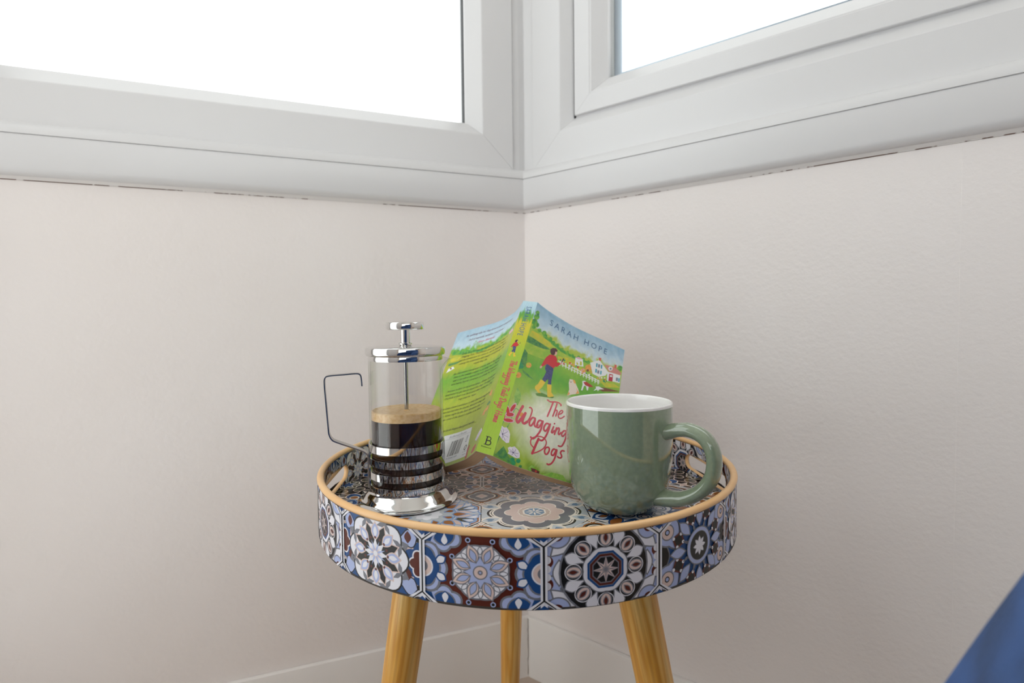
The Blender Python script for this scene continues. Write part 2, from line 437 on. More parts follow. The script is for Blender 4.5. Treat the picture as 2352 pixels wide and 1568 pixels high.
YW = .60   # half height of a rim tile in units of its half width
def border(p):
    """white and black joint lines of the printed tiles with the tips of the small squares"""
    p.up()
    for s in (-1, 1):
        p.add('WH', rect(.945 if s > 0 else -1, -YW, 1 if s > 0 else -.945, YW))
        for t in (-1, 1):
            p.add('WH', [(s * 1.0, t * (YW - .19)), (s * .945, t * (YW - .15)), (s * .72, t * YW), (s * .80, t * YW + t * .03), (s * 1.0, t * (YW - .11))])
    p.up()
    for s in (-1, 1):
        p.add('BK', rect(.982 if s > 0 else -1, -YW + .15, 1 if s > 0 else -.982, YW - .15))
        for t in (-1, 1):
            p.add('BK', [(s * 1.0, t * (YW - .17)), (s * .982, t * (YW - .15)), (s * .775, t * (YW + .02)), (s * .80, t * (YW + .02)), (s * 1.0, t * (YW - .13))])
            p.add('NV', [(s * 1.0, t * (YW - .07)), (s * .90, t * (YW + .01)), (s * 1.0, t * (YW + .01))])
    return p
def tile_a():
    p = Print(); p.add('WH', rect(-1, -YW, 1, YW))
    for s in (-1, 1):
        p.out('NV', 'PK', .035, scallop(.40, .22, 7, 0, s * 1.02, 0))
        p.out('BR', 'WH', .025, scallop(.24, .25, 6, 0, s * .99, 0))
        for t in (-1, 1):
            p.out('NV', 'PK', .03, circ(.22, s * .52, t * .66)); p.out('PW', 'BK', .02, rotp(drop(.0, .42, .15), math.atan2(t * .2, s * .9), s * .48, t * .36))
            p.up().add('BR', rotp(leaf(0, .22, .07), 1.57, s * .72, t * .33)).add('BK', circ(.045, s * .93, t * .42))
    p.up().add('GR', *around(rotp([(0, -.10), (.12, 0), (0, .10), (-.07, .06), (.0, 0), (-.07, -.06)], 0, .68, 0), 8, PI8))
    p.out('WH', 'BK', .03, scallop(.72, .16, 8, 0)); p.up().add('GR', *around(rotp([(0, -.17), (.1, -.11), (.15, 0), (.1, .11), (0, .17), (.05, 0)], 0, .50, 0), 8, PI8))
    p.out('BK', 'PK', .02, star(.36, .56, 8, PI8))
    p.out('PW', 'PK', .022, *around(leaf(.26, .56, .085), 8)); p.up().add('WH', *around(leaf(.30, .50, .045), 8))
    p.up().add('BR', *[circ(.028, .29 * math.cos(T2 * i / 16), .29 * math.sin(T2 * i / 16), 10) for i in range(16)])
    p.up().add('WH', star(.15, .285, 8)).up().add('PW', star(.07, .25, 8, PI8)).up().add('PK', star(.04, .16, 8)).up().add('WH', circ(.05))
    return border(p)
def tile_b():
    p = Print(); p.add('BR', rect(-1, -YW, 1, YW))
    for s in (-1, 1):
        for t in (-1, 1):
            p.out('PW', 'GR', .035, scallop(.31, .20, 6, .5, s * .62, t * .62)); p.out('NV', 'GR', .025, circ(.185, s * .62, t * .60)); p.out('WH', 'NV', .02, rotp(drop(-.14, .09, .055), -t * 1.57, s * .60, t * .50))
            p.out('NV', 'PW', .03, [(s * .78, t * YW), (s * 1, t * YW), (s * 1, t * .36), (s * .86, t * .40)])
        p.out('PW', 'GR', .04, scallop(.44, .20, 6, 0, s * 1.02, 0)); p.out('NV', 'GR', .03, scallop(.36, .14, 6, 0, s * 1.05, 0))
        for t in (-1, 1): p.out('WH', 'NV', .025, rotp(drop(-.13, .12, .06), math.atan2(t * .6, -s), s * .70, t * .13))
        p.out('NV', 'NV', .01, circ(.31, s * 1.03, 0)); p.out('PK', 'WH', .025, circ(.17, s * 1.0, 0)); p.up().add('GR', circ(.10, s * 1.0, 0))
        for x, y in ((.20, .53), (.47, .23)):
            for t in (-1, 1): p.up().add('PW', circ(.045, s * x, t * y, 12)).up().add('BK', circ(.026, s * x, t * y, 12))
    p.out('WH', 'GR', .03, scallop(.455, .05, 8, PI8))
    p.out('PK', 'GR', .018, *around(leaf(.16, .49, .085), 8, PI8)); p.out('PW', 'GR', .014, *around(leaf(.20, .41, .045), 8, PI8))
    p.out('WH', 'GR', .014, *around(leaf(.31, .43, .03), 8)); p.out('PW', 'GR', .014, *around(drop(.29, .06, .065), 8))
    p.out('PK', 'GR', .02, circ(.10)); p.up().add('GR', circ(.042)).up().add('PW', circ(.018, n=10))
    return border(p)
def tile_c():
    p = Print(); p.add('BK', rect(-1, -YW, 1, YW))
    for s in (-1, 1):
        for t in (-1, 1):
            p.out('PW', 'GR', .03, scallop(.30, .18, 6, .3, s * .99, t * .21)); p.out('BR', 'PW', .03, circ(.11, s * .96, t * .19))
            p.out('WH', 'GR', .025, rotp(leaf(-.30, .36, .14), t * s * -.75, s * .66, t * .50)); p.out('PW', 'GR', .025, circ(.19, s * .78, t * .62)); p.up().add('BR', circ(.10, s * .79, t * .63))
        p.out('WH', 'GR', .022, rotp(leaf(-.20, .20, .09), 1.57, s * .76, 0))
        for y in (-.22, -.07, .07, .22): p.up().add('WH', circ(.07, s * .955, y, 14))
    p.out('BK', 'GR', .03, circ(.74))
    p.out('WH', 'GR', .018, *around(drop(.36, .72, .095), 8, PI8))
    p.out('WH', 'GR', .016, scallop(.385, .05, 8, PI8))
    p.out('BK', 'WH', .014, *[circ(.128, .535 * math.cos(T2 * i / 8), .535 * math.sin(T2 * i / 8), 20) for i in range(8)])
    p.out('PK', 'GR', .02, *around(circ(.085, .53, 0, 18, 1.35), 8)); p.out('BR', 'GR', .016, *around(leaf(.47, .61, .032), 8))
    p.out('NV', 'WH', .02, ngon(.335, 8, PI8)); p.out('BR', 'GR', .012, ngon(.285, 8, PI8)); p.out('BK', 'GR', .02, ngon(.225, 8, PI8))
    p.out('PK', 'GR', .012, star(.085, .21, 8)); p.up().add('GR', *around(leaf(.0, .19, .010), 8)).up().add('GR', *around(leaf(.0, .085, .007), 8, PI8))
    return border(p)
def tile_d():
    p = Print(); p.add('NV', rect(-1, -YW, 1, YW))
    for s in (-1, 1):
        p.out('BK', 'GR', .025, rotp(leaf(-.26, .26, .13), 1.57, s * .90, 0)); p.up().add('PK', circ(.08, s * .98, .30), circ(.08, s * .98, -.30), circ(.06, s * .99, .05), circ(.06, s * .99, -.07))
        for t in (-1, 1):
            p.out('PW', 'GR', .03, circ(.25, s * .79, t * .43), rotp(leaf(-.3, .3, .12), .9 * s * t, s * .72, t * .30)); p.out('PK', 'GR', .022, circ(.125, s * .80, t * .42)); p.out('PW', 'BK', .02, circ(.035, s * .81, t * .42, 12)); p.up().add('BR', circ(.06, s * .97, t * .55, 14))
    for i in range(8):
        a = T2 * i / 8 + PI8
        p.out('BK', 'BR', .035, rotp(rect(-.085, -.085, .085, .085), a + .78, .60 * math.cos(a), .60 * math.sin(a)))
        p.up().add('WH', *[circ(.032, (.60 + dx) * math.cos(a + da), (.60 + dx) * math.sin(a + da), 10) for dx, da in ((.13, 0), (-.12, 0), (0, .2), (0, -.2))])
        p.up().add('GR', rotp(rect(.30, -.012, .48, .012), a), rotp(leaf(.3, .46, .03), a))
    p.out('PW', 'GR', .022, *around(leaf(.40, .74, .085), 8))
    p.out('PW', 'GR', .02, circ(.335)); p.out('BK', 'GR', .012, circ(.26)); p.out('WH', 'GR', .012, *around(leaf(.02, .17, .035), 8)); p.up().add('WH', circ(.05))
    return border(p)
WALL_TILES = [tile_a(), tile_b(), tile_c(), tile_d()]

OCT = [(math.cos(PI8 + T2 * i / 8) / math.cos(PI8), math.sin(PI8 + T2 * i / 8) / math.cos(PI8)) for i in range(8)]   # inradius 1
OCT_HP = halfplanes(OCT)
def joint(poly2, w1=.045, w2=.018):
    """white line just inside a dark joint line"""
    return offset(poly2, -w2), offset(poly2, -w1)
def floor_base(p, fill, shape):
    a, b = joint(shape); p.add('BK', shape).up().add('WH', a).up().add(fill, b); return p
def f_centre():
    p = Print(); floor_base(p, 'RU', OCT)
    p.out('LG', 'CR', .03, *around(leaf(-.33, .33, .14), 1)[:0], *[rotp(leaf(-.34, .34, .12), T2 * i / 8 + math.pi / 2, .93 * math.cos(T2 * i / 8), .93 * math.sin(T2 * i / 8)) for i in range(8)])
    p.up().add('BK', scallop(.90, .13, 8, 0)).up().add('CR', scallop(.855, .13, 8, 0)).up().add('BK', *around(leaf(.70, .83, .16), 8)).up().add('CR', scallop(.81, .13, 8, 0)).up().add('GR', scallop(.775, .13, 8, 0))
    p.out('LG', 'CR', .045, *around(leaf(.72, 1.08, .105), 8, PI8)); p.up().add('SB', *around([(.82, 0), (.90, .07), (.98, .05), (.95, 0), (.98, -.05), (.90, -.07)], 8, PI8))
    p.out('PK', 'CR', .025, *around(circ(.135, .43, 0, 16, .9), 8)); p.up().add('PK', circ(.40), *around(circ(.135, .43, 0, 16, .9), 8)); p.out('PK', 'PK', .0, *around(circ(.09, .40, 0, 12), 8, PI8))
    p.out('TP', 'CR', .02, scallop(.30, .06, 16)); p.out('SB', 'CR', .035, ngon(.20, 8, PI8)); p.up().add('CR', *around(leaf(.02, .175, .018), 8))
    return p
def f_grey():
    p = Print(); floor_base(p, 'RU', OCT)
    p.out('CR', 'LB', .03, scallop(.96, .10, 16)); p.out('OL', 'LB', .03, *around(circ(.17, .76, 0, 18), 8, PI8)); p.out('WH', 'LB', .022, *around(drop(.70, .93, .06), 8, PI8), *around(rotp(drop(0, .24, .06), .5, .72, .10), 8, PI8), *around(rotp(drop(0, .24, .06), -.5, .72, -.10), 8, PI8))
    p.out('PK', 'LB', .028, *around(leaf(.36, .92, .17), 8)); p.out('RU', 'LB', .03, *around(drop(.78, .46, .085), 8)); p.out('LG', 'LB', .022, *around(leaf(.74, .98, .05), 8))
    p.out('LG', 'LB', .025, scallop(.52, .16, 8, PI8)); p.out('RU', 'LB', .025, *around(drop(.30, .50, .055), 8, PI8)); p.out('WH', 'LG', .02, scallop(.27, .22, 8)); p.out('LG', 'WH', .02, circ(.07))
    return p
def f_navy():
    p = Print(); floor_base(p, 'CR', OCT)
    p.out('NV', 'WH', .03, *around(leaf(.52, 1.06, .20), 8, PI8)); p.out('WH', 'NV', .03, *around(drop(.60, .98, .12), 8, PI8)); p.out('RU', 'NV', .02, *around(leaf(.70, .90, .05), 8, PI8))
    p.out('RU', 'NV', .03, *around(leaf(.62, 1.0, .10), 8)); p.out('WH', 'NV', .03, scallop(.62, .18, 8)); p.out('LG', 'NV', .025, *around(circ(.12, .40, 0, 16), 8)); p.out('WH', 'NV', .02, *around(circ(.055, .41, 0, 12), 8))
    p.out('SB', 'NV', .03, scallop(.32, .15, 8, PI8)); p.out('BK', 'WH', .025, circ(.19)); p.out('WH', 'NV', .02, circ(.10)); p.up().add('NV', circ(.045))
    return p
def f_dark():  # dark print, blackened further to carry the shade under the book
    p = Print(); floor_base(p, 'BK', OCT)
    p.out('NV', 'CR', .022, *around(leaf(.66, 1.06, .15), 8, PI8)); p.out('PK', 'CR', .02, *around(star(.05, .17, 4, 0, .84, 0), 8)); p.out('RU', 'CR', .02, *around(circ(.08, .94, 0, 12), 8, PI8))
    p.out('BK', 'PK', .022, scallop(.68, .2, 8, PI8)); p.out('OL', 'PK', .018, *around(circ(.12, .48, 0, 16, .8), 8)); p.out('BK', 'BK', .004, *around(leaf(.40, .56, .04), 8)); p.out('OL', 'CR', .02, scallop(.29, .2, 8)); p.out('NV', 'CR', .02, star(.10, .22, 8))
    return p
def f_rust():
    p = Print(); floor_base(p, 'OL', OCT)
    p.out('NV', 'LB', .03, *around(leaf(.70, 1.05, .16), 8, PI8)); p.out('LG', 'NV', .02, *around(leaf(.76, .98, .07), 8, PI8))
    p.out('RU', 'CR', .028, scallop(.88, .18, 8)); p.out('CR', 'RU', .02, *around(circ(.12, .66, 0, 18, 1.3), 8)); p.out('OL', 'GR', .02, *around(circ(.06, .67, 0, 14, 1.5), 8))
    p.out('CR', 'BK', .022, scallop(.46, .16, 8, PI8)); p.out('RU', 'CR', .02, *around(drop(.16, .42, .07), 8, PI8)); p.out('SB', 'CR', .025, ngon(.16, 8)); p.up().add('CR', star(.05, .13, 8))
    return p
SQ = [(1.414, 0), (0, 1.414), (-1.414, 0), (0, -1.414)]
SQ_HP = halfplanes(SQ)
def s_plain():
    p = Print(); a, b = joint(SQ, .10, .04); p.add('BK', SQ).up().add('CR', a).up().add('RU', b)
    p.out('LG', 'CR', .05, *[rotp(leaf(-.62, .62, .17), math.pi / 4 + T2 * i / 4 + math.pi / 2, .80 * math.cos(math.pi / 4 + T2 * i / 4), .80 * math.sin(math.pi / 4 + T2 * i / 4)) for i in range(4)])
    p.out('PK', 'CR', .05, *around([(1.05, 0), (1.2, .1), (1.33, 0), (1.2, -.1)], 4)); rr = lambda r: scallop(r, .20, 4, 0, per=12)
    p.up().add('RU', rr(.93)).up().add('BK', rr(.82)).up().add('CR', rr(.70)).up().add('GR', rr(.62)); p.out('PK', 'CR', .06, ngon(.24, 4))
    return p
FLOOR = dict(c=f_centre(), g=f_grey(), n=f_navy(), d=f_dark(), r=f_rust()); SQUARE = s_plain()

# ------------------------------------------------------------------ tripod tray table
TC = Vector((.0122, .5410, 0)); TR_ = .2
ZF, ZR, ZB = H - .173, H - .1412, H - .1885      # tray floor, underside of the rim bead, bottom edge
M_RIM = mat('gilt_rim', '#eec28a', .36, spec=.5, coat=.3, coat_rough=.25, col2='#e4b175', nscale=18, bump=.05, bscale=120)
M_TRAY = mat('tray_core', '#3a332e', .5, bump=.03)
def wood_material():
    mt = bpy.data.materials.new('pale_oak_grain'); mt.use_nodes = True; nt = mt.node_tree; p = nt.nodes['Principled BSDF']
    p.inputs['Roughness'].default_value = .36; p.inputs['Coat Weight'].default_value = .15
    tc = nt.nodes.new('ShaderNodeTexCoord'); mp = nt.nodes.new('ShaderNodeMapping'); mp.inputs['Scale'].default_value = (260, 260, 9)
    n = nt.nodes.new('ShaderNodeTexNoise'); n.inputs['Scale'].default_value = 1; n.inputs['Detail'].default_value = 5; n.inputs['Roughness'].default_value = .6
    mp2 = nt.nodes.new('ShaderNodeMapping'); mp2.inputs['Scale'].default_value = (38, 38, 3.2)
    w = nt.nodes.new('ShaderNodeTexNoise'); w.inputs['Scale'].default_value = 1; w.inputs['Detail'].default_value = 1.5; w.inputs['Distortion'].default_value = .6
    nt.links.new(tc.outputs['Object'], mp.inputs[0]); nt.links.new(mp.outputs[0], n.inputs['Vector'])
    nt.links.new(tc.outputs['Object'], mp2.inputs[0]); nt.links.new(mp2.outputs[0], w.inputs['Vector'])
    mul = nt.nodes.new('ShaderNodeMath'); mul.operation = 'MULTIPLY'; mul.inputs[1].default_value = 9
    fr = nt.nodes.new('ShaderNodeMath'); fr.operation = 'PINGPONG'; fr.inputs[1].default_value = 1
    nt.links.new(w.outputs['Fac'], mul.inputs[0]); nt.links.new(mul.outputs[0], fr.inputs[0])
    r1 = nt.nodes.new('ShaderNodeValToRGB'); r1.color_ramp.elements[0].color = lin('#f0c878'); r1.color_ramp.elements[1].color = lin('#e3a748'); r1.color_ramp.elements[0].position = .25; r1.color_ramp.elements[1].position = .95
    r2 = nt.nodes.new('ShaderNodeValToRGB'); r2.color_ramp.elements[0].color = (.74, .62, .48, 1); r2.color_ramp.elements[1].color = (1, 1, 1, 1); r2.color_ramp.elements[0].position = .36; r2.color_ramp.elements[1].position = .58
    nt.links.new(fr.outputs[0], r1.inputs[0]); nt.links.new(n.outputs['Fac'], r2.inputs[0])
    mx = nt.nodes.new('ShaderNodeMix'); mx.data_type = 'RGBA'; mx.blend_type = 'MULTIPLY'; mx.inputs[0].default_value = .8
    nt.links.new(r1.outputs[0], mx.inputs[6]); nt.links.new(r2.outputs[0], mx.inputs[7]); nt.links.new(mx.outputs[2], p.inputs['Base Color'])
    b = nt.nodes.new('ShaderNodeBump'); b.inputs['Strength'].default_value = .15; b.inputs['Distance'].default_value = .0006; nt.links.new(n.outputs['Fac'], b.inputs['Height']); nt.links.new(b.outputs[0], p.inputs['Normal'])
    return mt
M_OAK = wood_material()
table = empty('tray_table', TC)
tag(table, 'round tripod tray table with mosaic print, gilt rim and pale wooden legs', 'side table')
# handle slots through the rim wall
SLOT_C = [math.radians(4.5), math.radians(184.5)]; SLOT_HALF = math.radians(14.5); SLOT_Z0, SLOT_Z1 = H - .1690, H - .1525
def slot_poly(c, r):
    """stadium outline in (arc length, z) about azimuth c"""
    hw = SLOT_HALF * TR_; rz = (SLOT_Z1 - SLOT_Z0) / 2; zc = (SLOT_Z0 + SLOT_Z1) / 2; pts = []
    for k in range(11): a = -math.pi / 2 + math.pi * k / 10; pts.append((c * TR_ + hw - rz + rz * math.cos(a), zc + rz * math.sin(a)))
    for k in range(11): a = math.pi / 2 + math.pi * k / 10; pts.append((c * TR_ - hw + rz + rz * math.cos(a), zc + rz * math.sin(a)))
    return pts
slots = [slot_poly(c, TR_) for c in SLOT_C]; slot_hp = [halfplanes(s) for s in slots]
NT = 15; TA = T2 / NT; EDGE0 = math.radians(-136.0)
R_OUT, R_IN = .1985, .1950
def bend(x, z, r): a = x / TR_; return (r * math.cos(a), r * math.sin(a), z)
# the core of the wall: an outer and an inner skin with the slots cut out, and the slot linings
wv, wf = [], []
core = Print(); NS = 180
for k in range(NS):
    x0, x1 = T2 * TR_ * k / NS - .5 * TR_, T2 * TR_ * (k + 1) / NS - .5 * TR_
    core.items.append(('c', 0, rect(x0, ZB, x1, ZR + .002)))
for hp in slot_hp: core = core.minus(hp)
for r, flip in ((R_OUT, False), (R_IN, True)):
    for _, _, p in core.items:
        b = len(wv); wv += [bend(x, z, r) for x, z in p]; f = tuple(range(b, b + len(p))); wf.append(f[::-1] if flip else f)
def rel(vs2): return [(v[0], v[1], v[2]) for v in vs2]
tray_wall = mesh_obj('tray_wall', wv, wf, M_TRAY, table)
for hp, s in zip(slot_hp, slots):
    n = len(s); v2 = [bend(x, z, R_OUT + .0006) for x, z in s] + [bend(x, z, R_IN - .0006) for x, z in s]
    tk = [bend(x + 0, z, R_OUT + .0006) for x, z in s]
    inner = [(s[i][0] + (sum(q[0] for q in s) / n - s[i][0]) * .012, s[i][1] + (sum(q[1] for q in s) / n - s[i][1]) * .10) for i in range(n)]
    v2 += [bend(x, z, R_OUT) for x, z in inner] + [bend(x, z, R_IN) for x, z in inner]
    fs2 = []
    for i in range(n):
        j = (i + 1) % n
        fs2 += [(i, j, 2 * n + j, 2 * n + i), (2 * n + i, 2 * n + j, 3 * n + j, 3 * n + i), (3 * n + i, 3 * n + j, n + j, n + i)]
    o = mesh_obj('slot_edging', v2, fs2, M_RIM, table, smooth=True); o['label'] = 'gilt edging of a hand slot'
# printed tiles round the outside and the inside of the wall
HWT = TA * TR_ / 2; zmid = (ZR + ZB) / 2; hs = (ZR - ZB) / 2 / YW
xs = [-1 + 2 * k / 16 for k in range(17)]
STRIPPED = [t.strips(xs).clipped(halfplanes(rect(-1, -YW, 1, YW))) for t in WALL_TILES]
shared = {}
def wall_tile(i, inside):
    d = i % 4; ac = EDGE0 + TA * (i + .5)
    x0, x1 = (ac - TA / 2) * TR_, (ac + TA / 2) * TR_
    hit = None
    for c, hp in zip(SLOT_C, slot_hp):
        for k in (-T2, 0, T2):
            if abs(ac + k - c) < TA / 2 + SLOT_HALF: hit = (hp, k)
    zlo = ZF if inside else ZB
    zr_mid, zhs = (zmid, (ZR - ZB) / 2 / YW)
    def fm(x, y, l):
        r = (R_IN - .0002 - .000012 * l) if inside else (R_OUT + .0002 + .000012 * l)
        q = min(max((x + 1) * 8, 0), 15.9999); k = int(q); t = q - k     # straight chord within each of the 16 strips
        a0 = (-1 + k / 8) * TA / 2; a1 = (-1 + (k + 1) / 8) * TA / 2
        return (r * (math.cos(a0) * (1 - t) + math.cos(a1) * t), r * (math.sin(a0) * (1 - t) + math.sin(a1) * t), zr_mid + y * zhs)
    pr = STRIPPED[d]
    if inside:   # only the part above the tray floor
        pr = pr.clipped([(0, -1, -((ZF - .0004) - zr_mid) / zhs)])
    if hit:
        hp, k = hit
        loc = [((x - (ac + k) * TR_) / HWT, (z - zr_mid) / zhs) for x, z in slots[0 if hp is slot_hp[0] else 1]]
        pr = pr.minus(halfplanes(loc))
        o = pr.build('printed_tile', fm, PM_IN if inside else PM_OUT, tray_wall, flip=inside)
    else:
        key = (d, inside)
        if key in shared:
            o = shared[key].copy(); COL.objects.link(o); o.parent = tray_wall
        else:
            o = shared[key] = pr.build('printed_tile', fm, PM_IN if inside else PM_OUT, tray_wall, flip=inside)
    o.rotation_euler.z = ac
# sequence: the tile between -136 and -112 degrees is the black-and-white star (a), then b, c, d
for i in range(NT):
    wall_tile(i, False); wall_tile(i, True)
# rim bead and bottom edge
v2, f2 = lathe([(TR_ - .0031 + .0031 * math.cos(T2 * i / 12) * 1.0, H - .1392 + .0027 * math.sin(T2 * i / 12)) for i in range(12)], 160, True)
o = mesh_obj('rim_bead', v2, f2, M_RIM, table, smooth=True); o['label'] = 'gilt rolled rim'
v2, f2 = lathe([(.150, ZB + .004), (.1955, ZB + .004), (.1955, ZB - .0006), (R_OUT + .0006, ZB - .0006), (R_OUT + .0008, ZB + .0006), (R_OUT, ZB + .001)], 128)
mesh_obj('bottom_edge', v2, f2, M_TRAY, table, auto=40)
# tray floor with octagon and square print
v2, f2 = lathe([(0, ZF - .006), (R_IN + .001, ZF - .006), (R_IN + .001, ZF - .0008), (0, ZF - .0008)], 128)
tray_floor = mesh_obj('tray_floor', v2, f2, M_TRAY, table, auto=40)
DISC_HP = halfplanes([((R_IN - .0003) * math.cos(T2 * i / 120), (R_IN - .0003) * math.sin(T2 * i / 120)) for i in range(120)])
OC = Vector((.0185 - TC.x, .4784 - TC.y)); PIT = .0956; ROT = .050
def fpos(a, b):
    c, s = math.cos(ROT), math.sin(ROT); return OC.x + PIT * (c * a - s * b), OC.y + PIT * (s * a + c * b)
LAYOUT = {(0, 0): 'c', (-1, 0): 'g', (1, 0): 'n', (0, 1): 'd', (-1, 1): 'd', (1, 1): 'r', (0, 2): 'g', (-1, 2): 'c', (1, 2): 'n', (2, 0): 'r', (2, 1): 'd', (-2, 0): 'r', (-2, 1): 'd', (0, -1): 'n', (1, -1): 'g', (-1, -1): 'r', (2, -1): 'n', (-2, -1): 'c', (-2, 2): 'g', (2, 2): 'c'}  # dark tiles behind the book also stand in for the shade there
fshared = {}
def floor_tile(pr, key, x, y, sc_, rot):
    ext = sc_ * 1.45
    def fm(u, v, l): return (u, v, ZF - .0006 + .000018 * l)
    inside = math.hypot(x, y) + ext < R_IN
    if math.hypot(x, y) - ext > R_IN: return
    if inside and key in fshared:
        o = fshared[key].copy(); COL.objects.link(o); o.parent = tray_floor
    else:
        q = Print(); q.items = [(m_, l, [(a * sc_, b * sc_) for a, b in p]) for m_, l, p in pr.items]
        if not inside:
            c, s = math.cos(-rot), math.sin(-rot)
            hp = []
            for nx, ny, cc in DISC_HP:
                hp.append((c * nx - s * ny, s * nx + c * ny, cc - nx * x - ny * y))
            q = q.clipped(hp)
        if not q.items: return
        o = q.build('printed_tile', fm, PM_IN, tray_floor)
        if inside: fshared[key] = o
    o.location = (x, y, 0); o.rotation_euler.z = rot
CLIPPED_OCT = {k: v.clipped(OCT_HP) for k, v in FLOOR.items()}; CLIPPED_SQ = SQUARE.clipped(SQ_HP)
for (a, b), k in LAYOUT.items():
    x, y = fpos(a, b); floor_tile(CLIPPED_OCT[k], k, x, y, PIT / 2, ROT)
side = PIT / (1 + math.sqrt(2))
for a in range(-3, 3):
    for b in range(-3, 3):
        x, y = fpos(a + .5, b + .5); floor_tile(CLIPPED_SQ, 'sq', x, y, side / 2, ROT)
# three splayed legs
for az, k in ((1.68, .21), (1.61 + 2.0944, .17), (1.35 + 4.18879, .24)):
    z0 = ZB + .002; n = 10; v2, f2 = [], []; NS2 = 32
    L = z0; lean = math.atan(k); LL = (L - .003) / math.cos(lean)
    prof = [(0, 0)] + [(.0176 - (.0176 - .0112) * t / n, -LL * t / n) for t in range(n + 1)] + [(0, -LL)]
    v2, f2 = lathe(prof[1:-1], NS2)
    f2 = list(f2); kk = n + 1; f2.append(tuple(i * kk for i in range(NS2))); f2.append(tuple(i * kk + n for i in reversed(range(NS2))))
    o = mesh_obj('leg', v2, f2, M_OAK, table, auto=40)
    d = Vector((math.cos(az), math.sin(az), 0)); ax = Vector((-d.y, d.x, 0))
    o.matrix_local = Matrix.Translation((.115 * d.x, .115 * d.y, z0 - .0)) @ Matrix.Rotation(-lean, 4, ax)
    o.data.transform(Matrix.Identity(4))

# ------------------------------------------------------------------ cafetiere
PC = Vector((-.1031, .5164, 0)); Zp = lambda v: v * SC + H
M_CHROME = mat('polished_chrome', '#d9d8d6', .06, metal=1.0, bump=.01, bscale=30)
M_STEEL = mat('satin_steel', '#b9b7b4', .22, metal=1.0, bump=.02, bscale=80)
M_CARAFE = clear_glass('carafe_glass', (.975, .975, .97, 1), 1.42)
M_COFFEE = mat('black_coffee', '#1c0a05', .08, spec=.5, col2='#2a1108', nscale=14)
M_FOAM = mat('coffee_foam', '#f0cf9f', .55, col2='#dcae70', nscale=240, detail=4, bump=.4, bscale=500, lo=.38, hi=.72)
press = empty('cafetiere', (PC.x, PC.y, 0)); tag(press, 'glass cafetiere half full of black coffee in a chrome banded holder', 'coffee press')
def lat(name, prof, mt, parent=press, n=72, auto=35, closed=False):
    v2, f2 = lathe(prof, n, closed); return mesh_obj(name, v2, f2, mt, parent, auto=auto)
zb = ZF + .0002
lat('base', [(0, zb), (.0463, zb), (.0475, zb + .0009), (.0477, zb + .0017), (.0465, zb + .0022), (.0440, zb + .0026), (.0424, zb + .0040), (.0410, zb + .0063), (.0392, zb + .0084), (.0370, Zp(-.1590)), (.0362, Zp(-.1578)), (.0360, Zp(-.1562)), (.0352, Zp(-.1562)), (.0, Zp(-.1566))], M_CHROME, n=96)
RB = .0361
def band_profile(z0, z1): return [(RB - .0008, z0), (RB, z0), (RB, z1), (RB - .0008, z1)]
for z0, z1 in ((-.1196, -.1128), (-.1321, -.1259), (-.1445, -.1382), (-.1560, -.1505)):
    o = lat('holder_band', band_profile(Zp(z0), Zp(z1)), M_CHROME, closed=True, n=96)
HA = math.radians(196)
def arc_plate(a0, a1, r0, r1, z0, z1, n=8):
    vs2, fs2 = [], []
    for i in range(n + 1):
        a = a0 + (a1 - a0) * i / n
        for r, z in ((r0, z0), (r1, z0), (r1, z1), (r0, z1)): vs2.append((r * math.cos(a), r * math.sin(a), z))
    for i in range(n):
        for k in range(4): fs2.append((i * 4 + k, i * 4 + (k + 1) % 4, i * 4 + 4 + (k + 1) % 4, i * 4 + 4 + k))
    fs2 += [(3, 2, 1, 0), (n * 4, n * 4 + 1, n * 4 + 2, n * 4 + 3)]
    return vs2, fs2
for da in (0, math.pi - .35, math.radians(166)):
    v2, f2 = arc_plate(HA + da - .13, HA + da + .13, RB - .0008, RB + .0002, Zp(-.1545), Zp(-.1135)); o = mesh_obj('holder_upright', v2, f2, M_CHROME, press, auto=35)
# strap handle bent from flat bar; it starts on the upright and ends in a free hook
hd = Vector((math.cos(HA), math.sin(HA), 0))
def hp_(r, z): return Vector((hd.x * r, hd.y * r, Zp(z)))
raw = [(.0370, -.1540), (.0370, -.1400), (.0370, -.1290), (.0372, -.1245), (.0392, -.1215), (.0440, -.1185), (.0640, -.1100), (.0690, -.1070), (.0715, -.1020), (.0722, -.0950), (.0738, -.0700), (.0746, -.0560), (.0740, -.0505), (.0705, -.0485), (.0580, -.0478), (.0470, -.0472), (.0432, -.0480), (.0418, -.0510), (.0412, -.0590)]
path = smooth_path([hp_(r, z) for r, z in raw], 5)
ref = Vector((-hd.y, hd.x, 0))
v2, f2 = sweep(path, [(-.0006, -.0048), (.0006, -.0048), (.0006, .0048), (-.0006, .0048)], ref)
mesh_obj('handle', v2, f2, M_STEEL, press, auto=35)
# glass beaker with a pinched pouring lip
RG = .0352; v2, f2 = [], []; n = 96
gz = [Zp(-.1560), Zp(-.1500), Zp(-.12), Zp(-.09), Zp(-.06), Zp(-.050), Zp(-.044), Zp(-.0395), Zp(-.0365), Zp(-.0345), Zp(-.0335)]
gp = [(RG, z) for z in gz] + [(RG - .0005, gz[-1] + .0007), (RG - .0013, gz[-1] + .0004)] + [(RG - .0017, z) for z in gz[::-1]]
SPA = math.radians(8)
v2, f2 = lathe(gp, n)
def lip(v):
    a = math.atan2(v[1], v[0]) - SPA; a = (a + math.pi) % T2 - math.pi; top = max(0, (v[2] - Zp(-.047)) / .0138)
    k = .0085 * (top ** 1.6) * math.exp(-(a / .16) ** 2); r = math.hypot(v[0], v[1])
    return (v[0] * (r + k) / r, v[1] * (r + k) / r, v[2] - .0025 * top * math.exp(-(a / .2) ** 2))
mesh_obj('carafe', [lip(v) for v in v2], f2, M_CARAFE, press, smooth=True)
